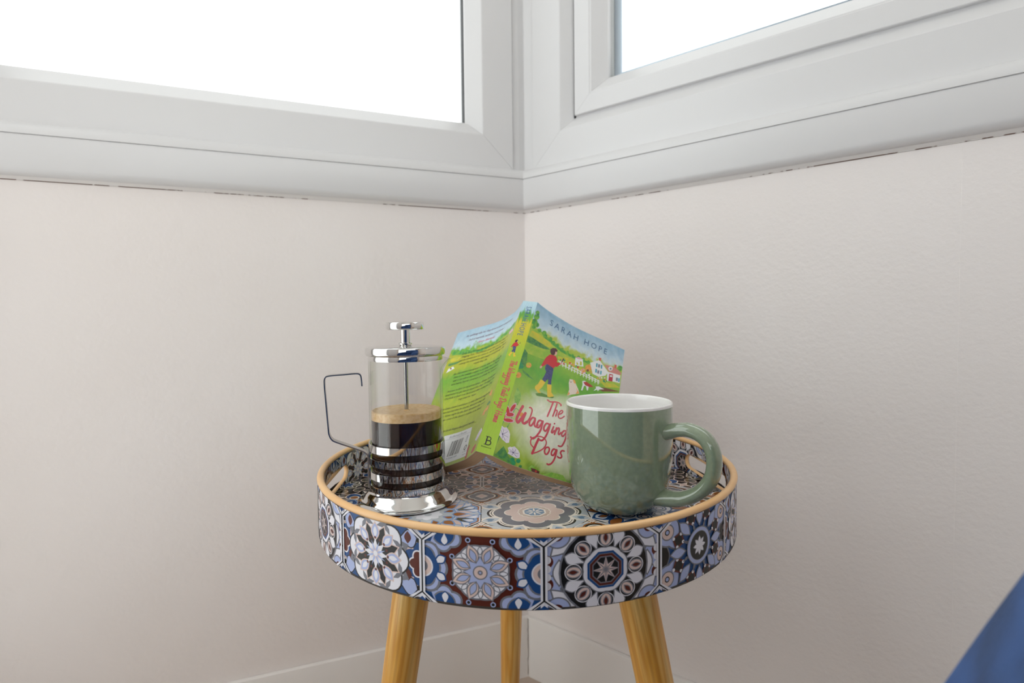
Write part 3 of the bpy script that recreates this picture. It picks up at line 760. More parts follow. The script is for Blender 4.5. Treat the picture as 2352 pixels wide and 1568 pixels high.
# lid, plunger
lat('lid', [(.0, Zp(-.0335)), (.0340, Zp(-.0335)), (.0343, Zp(-.0358)), (.0352, Zp(-.0360)), (.0355, Zp(-.0345)), (.0350, Zp(-.0318)), (.0368, Zp(-.0313)), (.0376, Zp(-.0304)), (.0378, Zp(-.0290)), (.0378, Zp(-.0252)), (.0374, Zp(-.0240)), (.0362, Zp(-.0234)), (.030, Zp(-.0229)), (.0, Zp(-.0226))], M_CHROME, n=96)
knob = lat('plunger_knob', [(0, Zp(-.0075)), (.0165, Zp(-.0075)), (.0174, Zp(-.0070)), (.0178, Zp(-.0062)), (.0178, Zp(-.0014)), (.0173, Zp(-.0006)), (.0160, Zp(-.0003)), (0, Zp(.0000))], M_CHROME)
lat('collar', [(0, Zp(-.0197)), (.0058, Zp(-.0197)), (.0064, Zp(-.0203)), (.0064, Zp(-.0212)), (.0052, Zp(-.0220)), (.0068, Zp(-.0227)), (0, Zp(-.0227))], M_CHROME, n=40)
lat('knob_stem', [(0, Zp(-.0200)), (.0046, Zp(-.0200)), (.0046, Zp(-.0072)), (0, Zp(-.0072))], M_CHROME, n=40)
lat('plunger_rod', [(.0, Zp(-.0890)), (.0019, Zp(-.0890)), (.0019, Zp(-.0330)), (.0, Zp(-.0330))], M_STEEL, n=20)
# the coffee inside
coffee = empty('coffee', (PC.x, PC.y, 0)); tag(coffee, 'black coffee with a tan foam head inside the glass cafetiere', 'coffee')
RC = RG - .00185
lat('liquid', [(0, Zp(-.1545)), (RC - .001, Zp(-.1545)), (RC, Zp(-.1535)), (RC, Zp(-.0911)), (0, Zp(-.0911))], M_COFFEE, coffee, n=96)
lat('foam', [(0, Zp(-.0910)), (RC, Zp(-.0910)), (RC, Zp(-.0838)), (RC - .0012, Zp(-.0830)), (RC - .004, Zp(-.0836)), (.012, Zp(-.0842)), (.0035, Zp(-.0842)), (.0022, Zp(-.0832)), (0, Zp(-.0832))], M_FOAM, coffee, n=96)

# ------------------------------------------------------------------ mug
M_GLAZE = mat('sage_glaze', '#88977d', .05, spec=.6, coat=1.0, coat_rough=.02, col2='#829178', nscale=300, detail=2)
M_WHITE = mat('white_glaze', '#efedeb', .1, spec=.5, coat=.4, bump=.005)
MC = Vector((.0969, .4870, 0)); mug = empty('mug', (MC.x, MC.y, ZF + .0003)); tag(mug, 'sage green glazed mug with white inside standing in front of the book', 'mug')
HM = .0988
outer = [(0, .0012), (.016, .0012), (.0175, 0), (.0215, 0), (.0255, .0012), (.0325, .0046), (.0395, .0125), (.0437, .0218), (.0457, .0326), (.0470, .045), (.0477, .058), (.0480, .075), (.0479, HM - .0028)]
v2, f2 = lathe(outer, 96); mesh_obj('body', v2, f2, M_GLAZE, mug, auto=60)
inner = [(.0479, HM - .0028), (.0479, HM - .0012), (.0473, HM - .0002), (.0464, HM), (.0455, HM - .0004), (.0449, HM - .0018), (.0446, HM - .006), (.0445, .06), (.0436, .036), (.0408, .0222), (.034, .0120), (.022, .0075), (0, .0066)]
v2, f2 = lathe(inner, 96); o = mesh_obj('lining', v2, f2, M_WHITE, mug, smooth=True); o['label'] = 'white glazed lining and lip'
HMA = math.radians(-40); md = Vector((math.cos(HMA), math.sin(HMA), 0))
hraw = [(.0405, .0745), (.0470, .0755), (.0560, .0785), (.0670, .0795), (.0785, .0750), (.0855, .0650), (.0870, .0525), (.0838, .0400), (.0750, .0290), (.0630, .0215), (.0520, .0185), (.0370, .0175)]
path = smooth_path([Vector((md.x * r, md.y * r, z)) for r, z in hraw], 6); n_ = len(path)
def hsec(t):
    flare = 1 + .42 * math.exp(-(t / .11) ** 2) + .42 * math.exp(-((1 - t) / .14) ** 2)
    return oval(.0061 * (1 + (flare - 1) * .55), .0084 * flare, 20)
v2, f2 = sweep(path, hsec, Vector((-md.y, md.x, 0))); mesh_obj('handle', v2, f2, M_GLAZE, mug, smooth=True)

# cover edges of the book (camera-centred metres) and the printed illustration in cover fractions
FTOP=[(0.02987,0.61630,0.02072),(0.03582,0.61857,0.01589),(0.04196,0.62084,0.01130),(0.04834,0.62310,0.00704),(0.05487,0.62536,0.00302),(0.06143,0.62762,-0.00095),(0.06805,0.62988,-0.00482),(0.07478,0.63213,-0.00850),(0.08165,0.63439,-0.01192),(0.08861,0.63665,-0.01514),(0.09560,0.63890,-0.01829),(0.10259,0.64115,-0.02147),(0.10956,0.64340,-0.02466),(0.11655,0.64565,-0.02783),(0.12354,0.64790,-0.03099),(0.13053,0.65015,-0.03416),(0.13752,0.65240,-0.03732)]
FBOT=[(-0.01863,0.49050,-0.12499),(-0.01229,0.49194,-0.12870),(-0.00583,0.49337,-0.13220),(0.00080,0.49481,-0.13537),(0.00756,0.49626,-0.13824),(0.01436,0.49770,-0.14100),(0.02119,0.49915,-0.14370),(0.02805,0.50059,-0.14632),(0.03494,0.50204,-0.14888),(0.04184,0.50348,-0.15140),(0.04874,0.50493,-0.15392),(0.05563,0.50637,-0.15645),(0.06253,0.50782,-0.15897),(0.06943,0.50926,-0.16148),(0.07635,0.51071,-0.16395),(0.08328,0.51215,-0.16638),(0.09021,0.51360,-0.16880)]
BTOP=[(0.01381,0.62050,0.02280),(0.01047,0.62513,0.01790),(0.00698,0.62978,0.01312),(0.00266,0.63447,0.00913),(-0.00230,0.63910,0.00587),(-0.00749,0.64372,0.00299),(-0.01283,0.64836,0.00040),(-0.01839,0.65299,-0.00166),(-0.02406,0.65763,-0.00339),(-0.02979,0.66227,-0.00492),(-0.03554,0.66690,-0.00638),(-0.04129,0.67153,-0.00785),(-0.04703,0.67617,-0.00935),(-0.05277,0.68080,-0.01085),(-0.05852,0.68543,-0.01234),(-0.06426,0.69007,-0.01382),(-0.07000,0.69470,-0.01531)]
BBOT=[(-0.03480,0.49450,-0.12104),(-0.03911,0.49962,-0.12548),(-0.04348,0.50476,-0.12985),(-0.04824,0.50997,-0.13368),(-0.05338,0.51522,-0.13692),(-0.05865,0.52048,-0.13992),(-0.06389,0.52574,-0.14298),(-0.06926,0.53104,-0.14571),(-0.07470,0.53637,-0.14828),(-0.08016,0.54169,-0.15080),(-0.08563,0.54703,-0.15327),(-0.09111,0.55237,-0.15571),(-0.09662,0.55771,-0.15808),(-0.10214,0.56306,-0.16039),(-0.10768,0.56842,-0.16266),(-0.11322,0.57378,-0.16492),(-0.11875,0.57913,-0.16720)]
ART=[('f',1,'hill','p',[(-.011,.741),(.015,.817),(.092,.836),(.166,.822),(.262,.814),(.364,.788),(.498,.777),(.651,.786),(.822,.79),(1.005,.821),(1.01,.716),(.784,.666),(.528,.671),(.335,.677),(.151,.654),(-.005,.631)],0),
('f',2,'tree','p',[(.05,.943),(.049,.932),(.039,.921),(.024,.916),(.012,.918),(.008,.927),(.014,.939),(.027,.948),(.041,.95)],0),
('f',2,'tree','p',[(.061,.916),(.059,.9),(.045,.885),(.025,.877),(.008,.881),(.003,.893),(.011,.909),(.029,.922),(.049,.924)],0),
('f',2,'tree','p',[(.056,.875),(.054,.858),(.039,.842),(.017,.834),(-.001,.838),(-.007,.852),(.002,.869),(.022,.882),(.043,.884)],0),
('f',2,'tree','p',[(.08,.863),(.078,.849),(.066,.836),(.047,.829),(.032,.832),(.027,.844),(.035,.858),(.051,.869),(.069,.871)],0),
('f',2,'tree','p',[(.054,.836),(.053,.825),(.042,.814),(.027,.809),(.015,.811),(.011,.821),(.017,.832),(.03,.841),(.045,.843)],0),
('f',2,'tree','p',[(.115,.837),(.114,.827),(.104,.816),(.09,.812),(.078,.815),(.074,.824),(.08,.835),(.093,.843),(.107,.844)],0),
('f',2,'tree','p',[(.169,.842),(.168,.831),(.157,.821),(.142,.816),(.13,.82),(.126,.83),(.133,.841),(.146,.849),(.16,.85)],0),
('f',2,'tree','p',[(.185,.826),(.184,.816),(.175,.808),(.162,.804),(.152,.807),(.149,.815),(.155,.825),(.166,.831),(.178,.832)],0),
('f',2,'tree','p',[(.241,.825),(.24,.814),(.23,.805),(.216,.801),(.204,.805),(.201,.814),(.207,.825),(.22,.832),(.233,.832)],0),
('f',2,'tree','p',[(.277,.811),(.275,.801),(.266,.793),(.254,.79),(.244,.793),(.241,.802),(.247,.811),(.258,.817),(.27,.817)],0),
('f',2,'tree','p',[(.321,.809),(.32,.801),(.312,.794),(.301,.791),(.293,.794),(.29,.801),(.295,.81),(.305,.815),(.315,.815)],0),
('f',2,'tree','p',[(.372,.795),(.371,.787),(.363,.78),(.352,.777),(.343,.781),(.341,.788),(.346,.796),(.356,.801),(.366,.801)],0),
('f',2,'tree','p',[(.43,.795),(.429,.787),(.421,.781),(.411,.779),(.403,.782),(.401,.789),(.406,.796),(.415,.801),(.425,.8)],0),
('f',2,'tree','p',[(.484,.789),(.482,.782),(.475,.775),(.465,.773),(.457,.777),(.455,.784),(.46,.791),(.469,.796),(.479,.795)],0),
('f',2,'tree','p',[(.55,.794),(.548,.785),(.54,.777),(.528,.775),(.519,.779),(.517,.788),(.522,.797),(.533,.802),(.544,.8)],0),
('f',2,'tree','p',[(.6,.795),(.599,.786),(.591,.78),(.58,.778),(.571,.782),(.569,.79),(.574,.798),(.585,.802),(.595,.801)],0),
('f',2,'tree','p',[(.657,.788),(.655,.778),(.645,.771),(.633,.768),(.623,.773),(.621,.782),(.627,.791),(.639,.797),(.651,.796)],0),
('f',2,'tree','p',[(1.004,.846),(1,.83),(.984,.818),(.964,.815),(.95,.822),(.947,.836),(.958,.851),(.977,.859),(.995,.857)],0),
('f',2,'tree','p',[(.971,.821),(.968,.81),(.958,.802),(.945,.8),(.935,.805),(.933,.814),(.94,.824),(.953,.83),(.965,.829)],0),
('f',2,'tree','p',[(.107,.833),(.166,.822),(.263,.81),(.357,.79),(.496,.784),(.651,.786),(.648,.771),(.488,.765),(.357,.769),(.259,.785),(.162,.797)],0),
('f',3,'deep','p',[(.052,.93),(.052,.924),(.046,.917),(.037,.914),(.03,.915),(.028,.921),(.032,.928),(.039,.933),(.047,.934)],0),
('f',3,'deep','p',[(.04,.881),(.039,.873),(.032,.866),(.022,.862),(.014,.864),(.011,.87),(.015,.878),(.024,.884),(.034,.885)],0),
('f',3,'deep','p',[(.076,.856),(.076,.85),(.07,.844),(.061,.841),(.055,.843),(.052,.848),(.056,.855),(.063,.86),(.071,.86)],0),
('f',3,'deep','p',[(-.002,.745),(.064,.754),(.145,.754),(.218,.751),(.247,.744),(.176,.726),(.081,.713),(0,.702)],0),
('f',3,'yellow','p',[(.025,.794),(.104,.805),(.23,.793),(.263,.773),(.217,.755),(.112,.753),(.015,.754)],0),
('f',3,'yellow','p',[(.331,.729),(.44,.754),(.511,.753),(.516,.713),(.414,.712),(.344,.707)],0),
('f',4,'deep','p',[(.006,.653),(.042,.639),(.055,.594),(.053,.547),(.023,.526),(-.003,.528),(0,.591)],0),
('f',4,'deep','p',[(.037,.524),(.097,.519),(.166,.504),(.117,.503),(.057,.508)],0),
('f',4,'teal','p',[(-.001,.565),(.046,.577),(.04,.533),(.003,.514)],0),
('f',5,'orange','p',[(.11,.582),(.108,.569),(.096,.558),(.078,.553),(.063,.557),(.058,.568),(.065,.581),(.082,.59),(.099,.591)],0),
('f',5,'orange','p',[(.043,.49),(.041,.477),(.028,.464),(.009,.459),(-.007,.463),(-.012,.475),(-.004,.488),(.013,.498),(.032,.498)],0),
('f',6,'yellow','p',[(.091,.581),(.09,.574),(.083,.567),(.073,.564),(.064,.567),(.062,.573),(.066,.58),(.075,.585),(.085,.586)],0),
('f',6,'brown','p',[(.006,.471),(.006,.467),(.002,.464),(-.003,.463),(-.008,.464),(-.009,.467),(-.007,.471),(-.002,.473),(.003,.473)],0),
('f',5,'white','l',[(.347,.699),(.455,.703),(.552,.696),(.65,.688),(.781,.679)],.00113),
('f',5,'white','l',[(.358,.685),(.46,.684),(.557,.679),(.653,.675),(.784,.666)],.00084),
('f',6,'white','l',[(.365,.705),(.37,.675)],.00099),
('f',6,'white','l',[(.395,.705),(.401,.675)],.00099),
('f',6,'white','l',[(.427,.704),(.432,.674)],.00099),
('f',6,'white','l',[(.457,.703),(.463,.673)],.00099),
('f',6,'white','l',[(.488,.702),(.493,.671)],.00099),
('f',6,'white','l',[(.519,.7),(.524,.67)],.00099),
('f',6,'white','l',[(.55,.698),(.555,.668)],.00099),
('f',6,'white','l',[(.581,.696),(.586,.666)],.00099),
('f',6,'white','l',[(.613,.694),(.617,.663)],.00099),
('f',6,'white','l',[(.644,.692),(.648,.661)],.00099),
('f',6,'white','l',[(.675,.69),(.679,.659)],.00099),
('f',6,'white','l',[(.706,.688),(.71,.657)],.00099),
('f',6,'white','l',[(.738,.686),(.741,.655)],.00099),
('f',6,'white','l',[(.769,.684),(.773,.653)],.00099),
('f',7,'pink','p',[(.482,.723),(.482,.719),(.478,.716),(.473,.715),(.468,.717),(.467,.72),(.47,.724),(.475,.726),(.48,.726)],0),
('f',7,'teal','p',[(.413,.726),(.412,.72),(.407,.716),(.4,.714),(.395,.716),(.393,.721),(.396,.727),(.403,.73),(.409,.729)],0),
('f',7,'orange','p',[(.765,.697),(.764,.693),(.76,.689),(.754,.688),(.75,.69),(.749,.694),(.752,.698),(.757,.701),(.762,.7)],0),
('f',7,'yellow','p',[(.547,.7),(.546,.697),(.543,.695),(.54,.695),(.537,.696),(.536,.698),(.538,.701),(.541,.703),(.545,.702)],0),
('f',7,'yellow','p',[(.48,.697),(.48,.693),(.475,.689),(.469,.688),(.465,.69),(.464,.694),(.466,.699),(.472,.701),(.477,.701)],0),
('f',7,'orange','p',[(.495,.717),(.494,.714),(.491,.711),(.486,.71),(.483,.712),(.482,.715),(.484,.718),(.488,.72),(.492,.72)],0),
('f',7,'yellow','p',[(.681,.7),(.68,.695),(.674,.691),(.668,.69),(.662,.692),(.661,.697),(.664,.702),(.671,.705),(.677,.704)],0),
('f',7,'white','p',[(.556,.699),(.555,.694),(.551,.691),(.545,.69),(.54,.692),(.539,.696),(.542,.701),(.548,.703),(.553,.702)],0),
('f',7,'pink','p',[(.613,.718),(.613,.715),(.609,.712),(.605,.712),(.601,.713),(.601,.716),(.603,.72),(.607,.721),(.611,.721)],0),
('f',7,'teal','p',[(.839,.694),(.838,.689),(.832,.685),(.825,.684),(.82,.686),(.819,.691),(.822,.696),(.829,.699),(.836,.698)],0),
('f',7,'deep','p',[(.375,.716),(.375,.711),(.37,.706),(.363,.705),(.357,.707),(.356,.711),(.359,.717),(.365,.72),(.372,.719)],0),
('f',7,'pink','p',[(.786,.705),(.785,.701),(.781,.698),(.776,.697),(.772,.699),(.771,.702),(.774,.706),(.779,.708),(.783,.708)],0),
('f',7,'orange','p',[(.51,.712),(.509,.708),(.506,.705),(.501,.705),(.498,.706),(.497,.709),(.499,.713),(.503,.715),(.508,.714)],0),
('f',7,'red','p',[(.765,.72),(.764,.716),(.76,.713),(.755,.712),(.751,.714),(.75,.718),(.752,.722),(.757,.724),(.762,.723)],0),
('f',7,'deep','p',[(.861,.703),(.86,.699),(.856,.695),(.85,.694),(.846,.696),(.845,.7),(.848,.704),(.853,.706),(.858,.706)],0),
('f',7,'orange','p',[(.54,.693),(.539,.691),(.537,.689),(.533,.688),(.53,.689),(.53,.692),(.531,.694),(.535,.696),(.538,.695)],0),
('f',7,'pink','p',[(.819,.699),(.818,.696),(.814,.693),(.81,.693),(.806,.694),(.806,.697),(.808,.701),(.812,.703),(.816,.702)],0),
('f',7,'white','p',[(.547,.702),(.546,.698),(.542,.694),(.536,.693),(.532,.695),(.53,.699),(.533,.704),(.539,.706),(.544,.706)],0),
('f',7,'yellow','p',[(.464,.715),(.463,.713),(.461,.71),(.457,.71),(.454,.711),(.454,.713),(.455,.716),(.459,.717),(.462,.717)],0),
('f',7,'teal','p',[(.487,.703),(.486,.698),(.481,.693),(.474,.692),(.469,.695),(.468,.699),(.471,.704),(.477,.707),(.484,.707)],0),
('f',7,'white','p',[(.435,.697),(.434,.693),(.43,.69),(.425,.688),(.421,.69),(.42,.694),(.422,.697),(.427,.7),(.432,.699)],0),
('f',7,'white','p',[(.396,.704),(.395,.699),(.39,.695),(.384,.694),(.379,.696),(.378,.7),(.381,.705),(.386,.707),(.392,.707)],0),
('f',7,'white','p',[(.838,.719),(.837,.716),(.833,.713),(.828,.712),(.825,.714),(.824,.717),(.826,.721),(.831,.723),(.835,.722)],0),
('f',7,'yellow','p',[(.45,.706),(.449,.701),(.444,.697),(.437,.695),(.431,.698),(.429,.703),(.433,.708),(.439,.711),(.446,.71)],0),
('f',7,'white','p',[(.677,.697),(.676,.693),(.671,.689),(.666,.688),(.661,.69),(.66,.694),(.663,.699),(.668,.701),(.674,.701)],0),
('f',7,'white','p',[(.807,.711),(.806,.707),(.802,.704),(.797,.704),(.793,.705),(.793,.709),(.795,.713),(.8,.715),(.805,.714)],0),
('f',7,'red','p',[(.841,.709),(.84,.705),(.836,.702),(.831,.702),(.828,.703),(.827,.707),(.829,.71),(.834,.712),(.839,.712)],0),
('f',7,'yellow','p',[(.591,.713),(.59,.709),(.586,.706),(.581,.706),(.578,.707),(.577,.711),(.579,.714),(.584,.716),(.588,.716)],0),
('f',7,'orange','p',[(.508,.723),(.508,.719),(.504,.716),(.499,.715),(.495,.717),(.494,.721),(.496,.724),(.501,.726),(.506,.726)],0),
('f',7,'red','p',[(.47,.725),(.469,.72),(.464,.716),(.458,.715),(.453,.717),(.452,.722),(.455,.726),(.461,.729),(.467,.728)],0),
('f',7,'teal','p',[(.663,.691),(.662,.689),(.659,.687),(.656,.686),(.653,.687),(.652,.69),(.654,.692),(.657,.694),(.661,.693)],0),
('f',7,'red','p',[(.606,.716),(.605,.713),(.602,.711),(.598,.71),(.595,.712),(.595,.714),(.597,.717),(.6,.719),(.604,.718)],0),
('f',7,'pink','p',[(.632,.7),(.631,.695),(.627,.691),(.621,.69),(.616,.693),(.615,.697),(.618,.701),(.623,.704),(.629,.703)],0),
('f',7,'pink','p',[(.466,.72),(.465,.716),(.461,.713),(.456,.712),(.452,.714),(.451,.717),(.454,.721),(.458,.723),(.463,.722)],0),
('f',7,'orange','p',[(.39,.712),(.389,.707),(.385,.704),(.379,.702),(.374,.704),(.373,.708),(.375,.713),(.381,.715),(.386,.715)],0),
('f',7,'orange','p',[(.574,.718),(.574,.715),(.571,.713),(.568,.712),(.565,.714),(.564,.716),(.566,.718),(.569,.72),(.572,.719)],0),
('f',7,'orange','p',[(.494,.719),(.493,.714),(.489,.71),(.482,.709),(.477,.711),(.476,.716),(.479,.721),(.485,.723),(.491,.723)],0),
('f',7,'white','p',[(.569,.716),(.569,.714),(.566,.711),(.563,.711),(.56,.712),(.559,.715),(.561,.717),(.564,.719),(.568,.718)],0),
('f',7,'teal','p',[(.826,.702),(.825,.698),(.821,.695),(.816,.694),(.812,.696),(.811,.7),(.814,.703),(.819,.705),(.824,.705)],0),
('f',7,'yellow','p',[(.815,.7),(.814,.695),(.809,.691),(.803,.69),(.798,.692),(.797,.697),(.8,.702),(.806,.704),(.812,.703)],0),
('f',7,'pink','p',[(.389,.712),(.388,.709),(.385,.706),(.381,.705),(.378,.707),(.377,.71),(.379,.713),(.382,.715),(.386,.714)],0),
('f',7,'orange','p',[(.801,.691),(.8,.688),(.797,.685),(.792,.684),(.788,.686),(.787,.689),(.79,.693),(.794,.695),(.799,.694)],0),
('f',7,'deep','p',[(.693,.697),(.692,.693),(.689,.691),(.684,.69),(.68,.691),(.68,.695),(.682,.698),(.686,.7),(.691,.699)],0),
('f',7,'yellow','p',[(.574,.719),(.573,.714),(.569,.71),(.563,.709),(.558,.712),(.557,.716),(.56,.72),(.565,.723),(.571,.722)],0),
('f',7,'pink','p',[(.503,.696),(.503,.694),(.5,.691),(.496,.691),(.494,.692),(.493,.695),(.495,.697),(.498,.699),(.501,.698)],0),
('f',7,'deep','p',[(.849,.688),(.848,.685),(.845,.682),(.841,.682),(.838,.683),(.837,.686),(.839,.689),(.843,.691),(.847,.69)],0),
('f',7,'yellow','p',[(.567,.707),(.566,.701),(.561,.697),(.553,.695),(.548,.698),(.546,.703),(.55,.708),(.556,.711),(.563,.711)],0),
('f',7,'orange','p',[(.694,.721),(.693,.717),(.689,.713),(.682,.712),(.677,.714),(.676,.719),(.68,.723),(.685,.726),(.691,.725)],0),
('f',7,'pink','p',[(.6,.71),(.598,.705),(.593,.701),(.586,.7),(.58,.702),(.579,.707),(.583,.712),(.589,.715),(.596,.715)],0),
('f',7,'orange','p',[(.47,.725),(.47,.723),(.467,.721),(.464,.72),(.461,.721),(.461,.724),(.462,.726),(.465,.727),(.468,.727)],0),
('f',7,'yellow','p',[(.799,.718),(.798,.713),(.793,.709),(.786,.708),(.781,.71),(.78,.715),(.784,.72),(.79,.722),(.796,.722)],0),
('f',7,'red','p',[(.556,.719),(.555,.714),(.55,.71),(.543,.709),(.538,.711),(.537,.716),(.54,.721),(.546,.724),(.553,.723)],0),
('f',7,'white','p',[(.473,.706),(.472,.701),(.467,.697),(.461,.695),(.455,.698),(.454,.702),(.457,.707),(.463,.71),(.469,.709)],0),
('f',7,'teal','p',[(.647,.699),(.646,.695),(.642,.691),(.637,.691),(.633,.693),(.632,.696),(.635,.7),(.64,.702),(.645,.701)],0),
('f',7,'red','p',[(.412,.704),(.411,.7),(.407,.696),(.402,.695),(.398,.697),(.397,.701),(.399,.704),(.404,.707),(.409,.706)],0),
('f',7,'orange','p',[(.793,.7),(.792,.698),(.789,.696),(.786,.695),(.783,.696),(.782,.699),(.784,.701),(.788,.703),(.791,.703)],0),
('f',7,'red','p',[(.413,.698),(.412,.694),(.409,.691),(.404,.69),(.401,.692),(.4,.695),(.402,.698),(.406,.7),(.41,.7)],0),
('f',7,'teal','p',[(.536,.723),(.535,.719),(.531,.716),(.526,.715),(.522,.717),(.521,.721),(.524,.725),(.528,.727),(.533,.726)],0),
('f',7,'pink','p',[(.474,.695),(.474,.692),(.47,.689),(.466,.688),(.463,.69),(.462,.693),(.464,.696),(.468,.698),(.472,.697)],0),
('f',7,'red','p',[(.609,.693),(.609,.69),(.606,.688),(.603,.687),(.6,.689),(.599,.691),(.601,.694),(.604,.695),(.608,.695)],0),
('f',4,'orange','p',[(.688,.752),(.683,.733),(.665,.719),(.641,.715),(.622,.723),(.617,.741),(.629,.758),(.652,.769),(.675,.766)],0),
('f',4,'orange','p',[(.63,.712),(.626,.696),(.611,.685),(.592,.682),(.576,.689),(.573,.703),(.582,.717),(.601,.725),(.62,.723)],0),
('f',5,'brown','p',[(.661,.726),(.659,.718),(.652,.713),(.643,.711),(.636,.715),(.635,.721),(.639,.728),(.648,.732),(.656,.731)],0),
('f',4,'white','p',[(.504,.777),(.533,.788),(.579,.786),(.599,.737),(.513,.721)],0),
('f',5,'yellow','p',[(.522,.759),(.541,.762),(.545,.733),(.527,.731)],0),
('f',5,'yellow','p',[(.556,.765),(.575,.767),(.58,.739),(.56,.736)],0),
('f',5,'pink','p',[(.501,.776),(.533,.791),(.582,.787),(.537,.775)],0),
('f',8,'white','p',[(.658,.784),(.746,.833),(.856,.772),(.834,.736),(.768,.708),(.702,.712)],0),
('f',9,'roof','p',[(.804,.814),(.869,.824),(.909,.824),(.951,.82),(.995,.803),(.985,.783),(.865,.774),(.843,.787)],0),
('f',9,'chim','p',[(.735,.849),(.764,.855),(.763,.83),(.746,.828)],0),
('f',9,'chim','p',[(.912,.848),(.935,.852),(.937,.823),(.913,.821)],0),
('f',8,'white','p',[(.846,.771),(.988,.786),(.992,.723),(.93,.717),(.857,.703)],0),
('f',9,'door','p',[(.87,.761),(.91,.767),(.914,.713),(.871,.707)],0),
('f',10,'white','p',[(.88,.754),(.904,.758),(.903,.745),(.88,.741)],0),
('f',10,'aqua','p',[(.72,.8),(.736,.802),(.738,.773),(.723,.772)],0),
('f',10,'aqua','p',[(.771,.803),(.787,.805),(.789,.776),(.774,.775)],0),
('f',10,'aqua','p',[(.722,.757),(.738,.759),(.74,.73),(.725,.729)],0),
('f',10,'aqua','p',[(.774,.758),(.789,.759),(.791,.731),(.776,.73)],0),
('f',10,'aqua','p',[(.971,.757),(.987,.759),(.988,.729),(.972,.729)],0),
('f',10,'grey','p',[(.742,.8),(.763,.802),(.765,.777),(.744,.774)],0),
('f',10,'grey','p',[(.744,.753),(.765,.755),(.767,.73),(.746,.728)],0),
('f',10,'grey','p',[(.946,.755),(.967,.757),(.968,.731),(.947,.729)],0),
('f',10,'white','p',[(.897,.811),(.894,.798),(.881,.789),(.866,.786),(.854,.792),(.852,.803),(.86,.815),(.875,.821),(.89,.82)],0),
('f',11,'grey','p',[(.888,.806),(.886,.8),(.88,.795),(.872,.794),(.866,.797),(.865,.803),(.869,.808),(.877,.812),(.884,.811)],0),
('f',4,'yellow','p',[(.794,.678),(.94,.701),(1.002,.69),(.852,.653)],0),
('f',4,'brown','p',[(.742,.627),(.852,.649),(1.006,.663),(.828,.615)],0),
('f',8,'cream','p',[(.492,.613),(.527,.618),(.554,.6),(.589,.569),(.609,.541),(.545,.518),(.498,.498),(.507,.542),(.49,.585)],0),
('f',9,'orange','p',[(.521,.617),(.543,.618),(.559,.599),(.541,.596)],0),
('f',9,'orange','p',[(.569,.572),(.608,.542),(.574,.53),(.585,.551)],0),
('f',9,'orange','p',[(.498,.498),(.507,.529),(.521,.515)],0),
('f',9,'hair','p',[(.514,.597),(.513,.594),(.511,.592),(.508,.592),(.505,.593),(.504,.595),(.506,.598),(.509,.599),(.512,.598)],0),
('f',9,'hair','p',[(.5,.6),(.5,.599),(.498,.598),(.497,.598),(.495,.598),(.495,.599),(.496,.601),(.497,.601),(.499,.601)],0),
('f',9,'hair','p',[(.521,.604),(.521,.603),(.519,.602),(.518,.602),(.516,.602),(.516,.603),(.517,.605),(.518,.605),(.52,.605)],0),
('f',8,'white','p',[(.615,.633),(.641,.641),(.691,.629),(.726,.62),(.686,.612),(.685,.584),(.675,.581),(.659,.608),(.64,.605),(.632,.569),(.619,.568),(.624,.607)],0),
('f',9,'rust','p',[(.626,.628),(.655,.639),(.704,.63),(.734,.622),(.689,.61),(.649,.612)],0),
('f',8,'white','p',[(.753,.63),(.782,.64),(.841,.635),(.793,.62),(.783,.604),(.773,.614),(.739,.595),(.76,.62)],0),
('f',10,'boot','p',[(.226,.527),(.275,.525),(.257,.486),(.235,.459),(.257,.445),(.232,.44),(.194,.456),(.19,.471),(.211,.491)],0),
('f',10,'boot','p',[(.292,.516),(.335,.525),(.348,.479),(.381,.461),(.341,.443),(.322,.442)],0),
('f',11,'jeans','p',[(.248,.643),(.309,.641),(.319,.627),(.322,.585),(.324,.551),(.331,.525),(.3,.518),(.294,.55),(.281,.541),(.27,.522),(.239,.532),(.251,.565),(.258,.589),(.239,.608),(.24,.63)],0),
('f',10,'skin','p',[(.198,.616),(.212,.613),(.205,.597),(.193,.592),(.188,.6)],0),
('f',10,'skin','p',[(.366,.692),(.385,.701),(.394,.692),(.378,.682)],0),
('f',12,'red','p',[(.252,.712),(.282,.72),(.314,.721),(.333,.707),(.335,.686),(.366,.69),(.376,.685),(.346,.654),(.326,.651),(.323,.636),(.298,.637),(.248,.643),(.227,.623),(.211,.611),(.197,.613),(.207,.642),(.224,.682)],0),
('f',11,'skin','p',[(.296,.755),(.31,.756),(.319,.746),(.317,.732),(.304,.722),(.295,.728)],0),
('f',13,'hair','p',[(.246,.749),(.266,.766),(.296,.774),(.317,.767),(.313,.753),(.299,.752),(.299,.738),(.297,.727),(.282,.718),(.263,.718),(.25,.731)],0),
('f',9,'hair','p',[(.377,.698),(.387,.732),(.398,.735),(.387,.699)],0),
('f',9,'shade','p',[(.209,.429),(.264,.45),(.339,.451),(.387,.459),(.372,.446),(.295,.432),(.225,.42)],0),
('f',4,'leaf','p',[(.037,.41),(.081,.389),(.096,.355),(.084,.313),(.056,.313),(.03,.355)],0),
('f',4,'teal','l',[(-.005,.402),(-.002,.308),(.001,.203),(-.009,.142)],.00113),
('f',4,'leaf','l',[(.078,.229),(.044,.17),(.044,.095)],.00084),
('f',4,'deep','l',[(-.002,.009),(-.004,.059),(.003,.107)],.00141),
('f',4,'teal','l',[(.107,.288),(.087,.293),(.067,.282),(.062,.224),(.05,.172)],.00056),
('f',6,'pink','p',[(.03,.265),(.042,.246),(.043,.232),(.032,.226),(.014,.232),(-.004,.247),(-.016,.266),(-.017,.28),(-.007,.286),(.012,.28)],0),
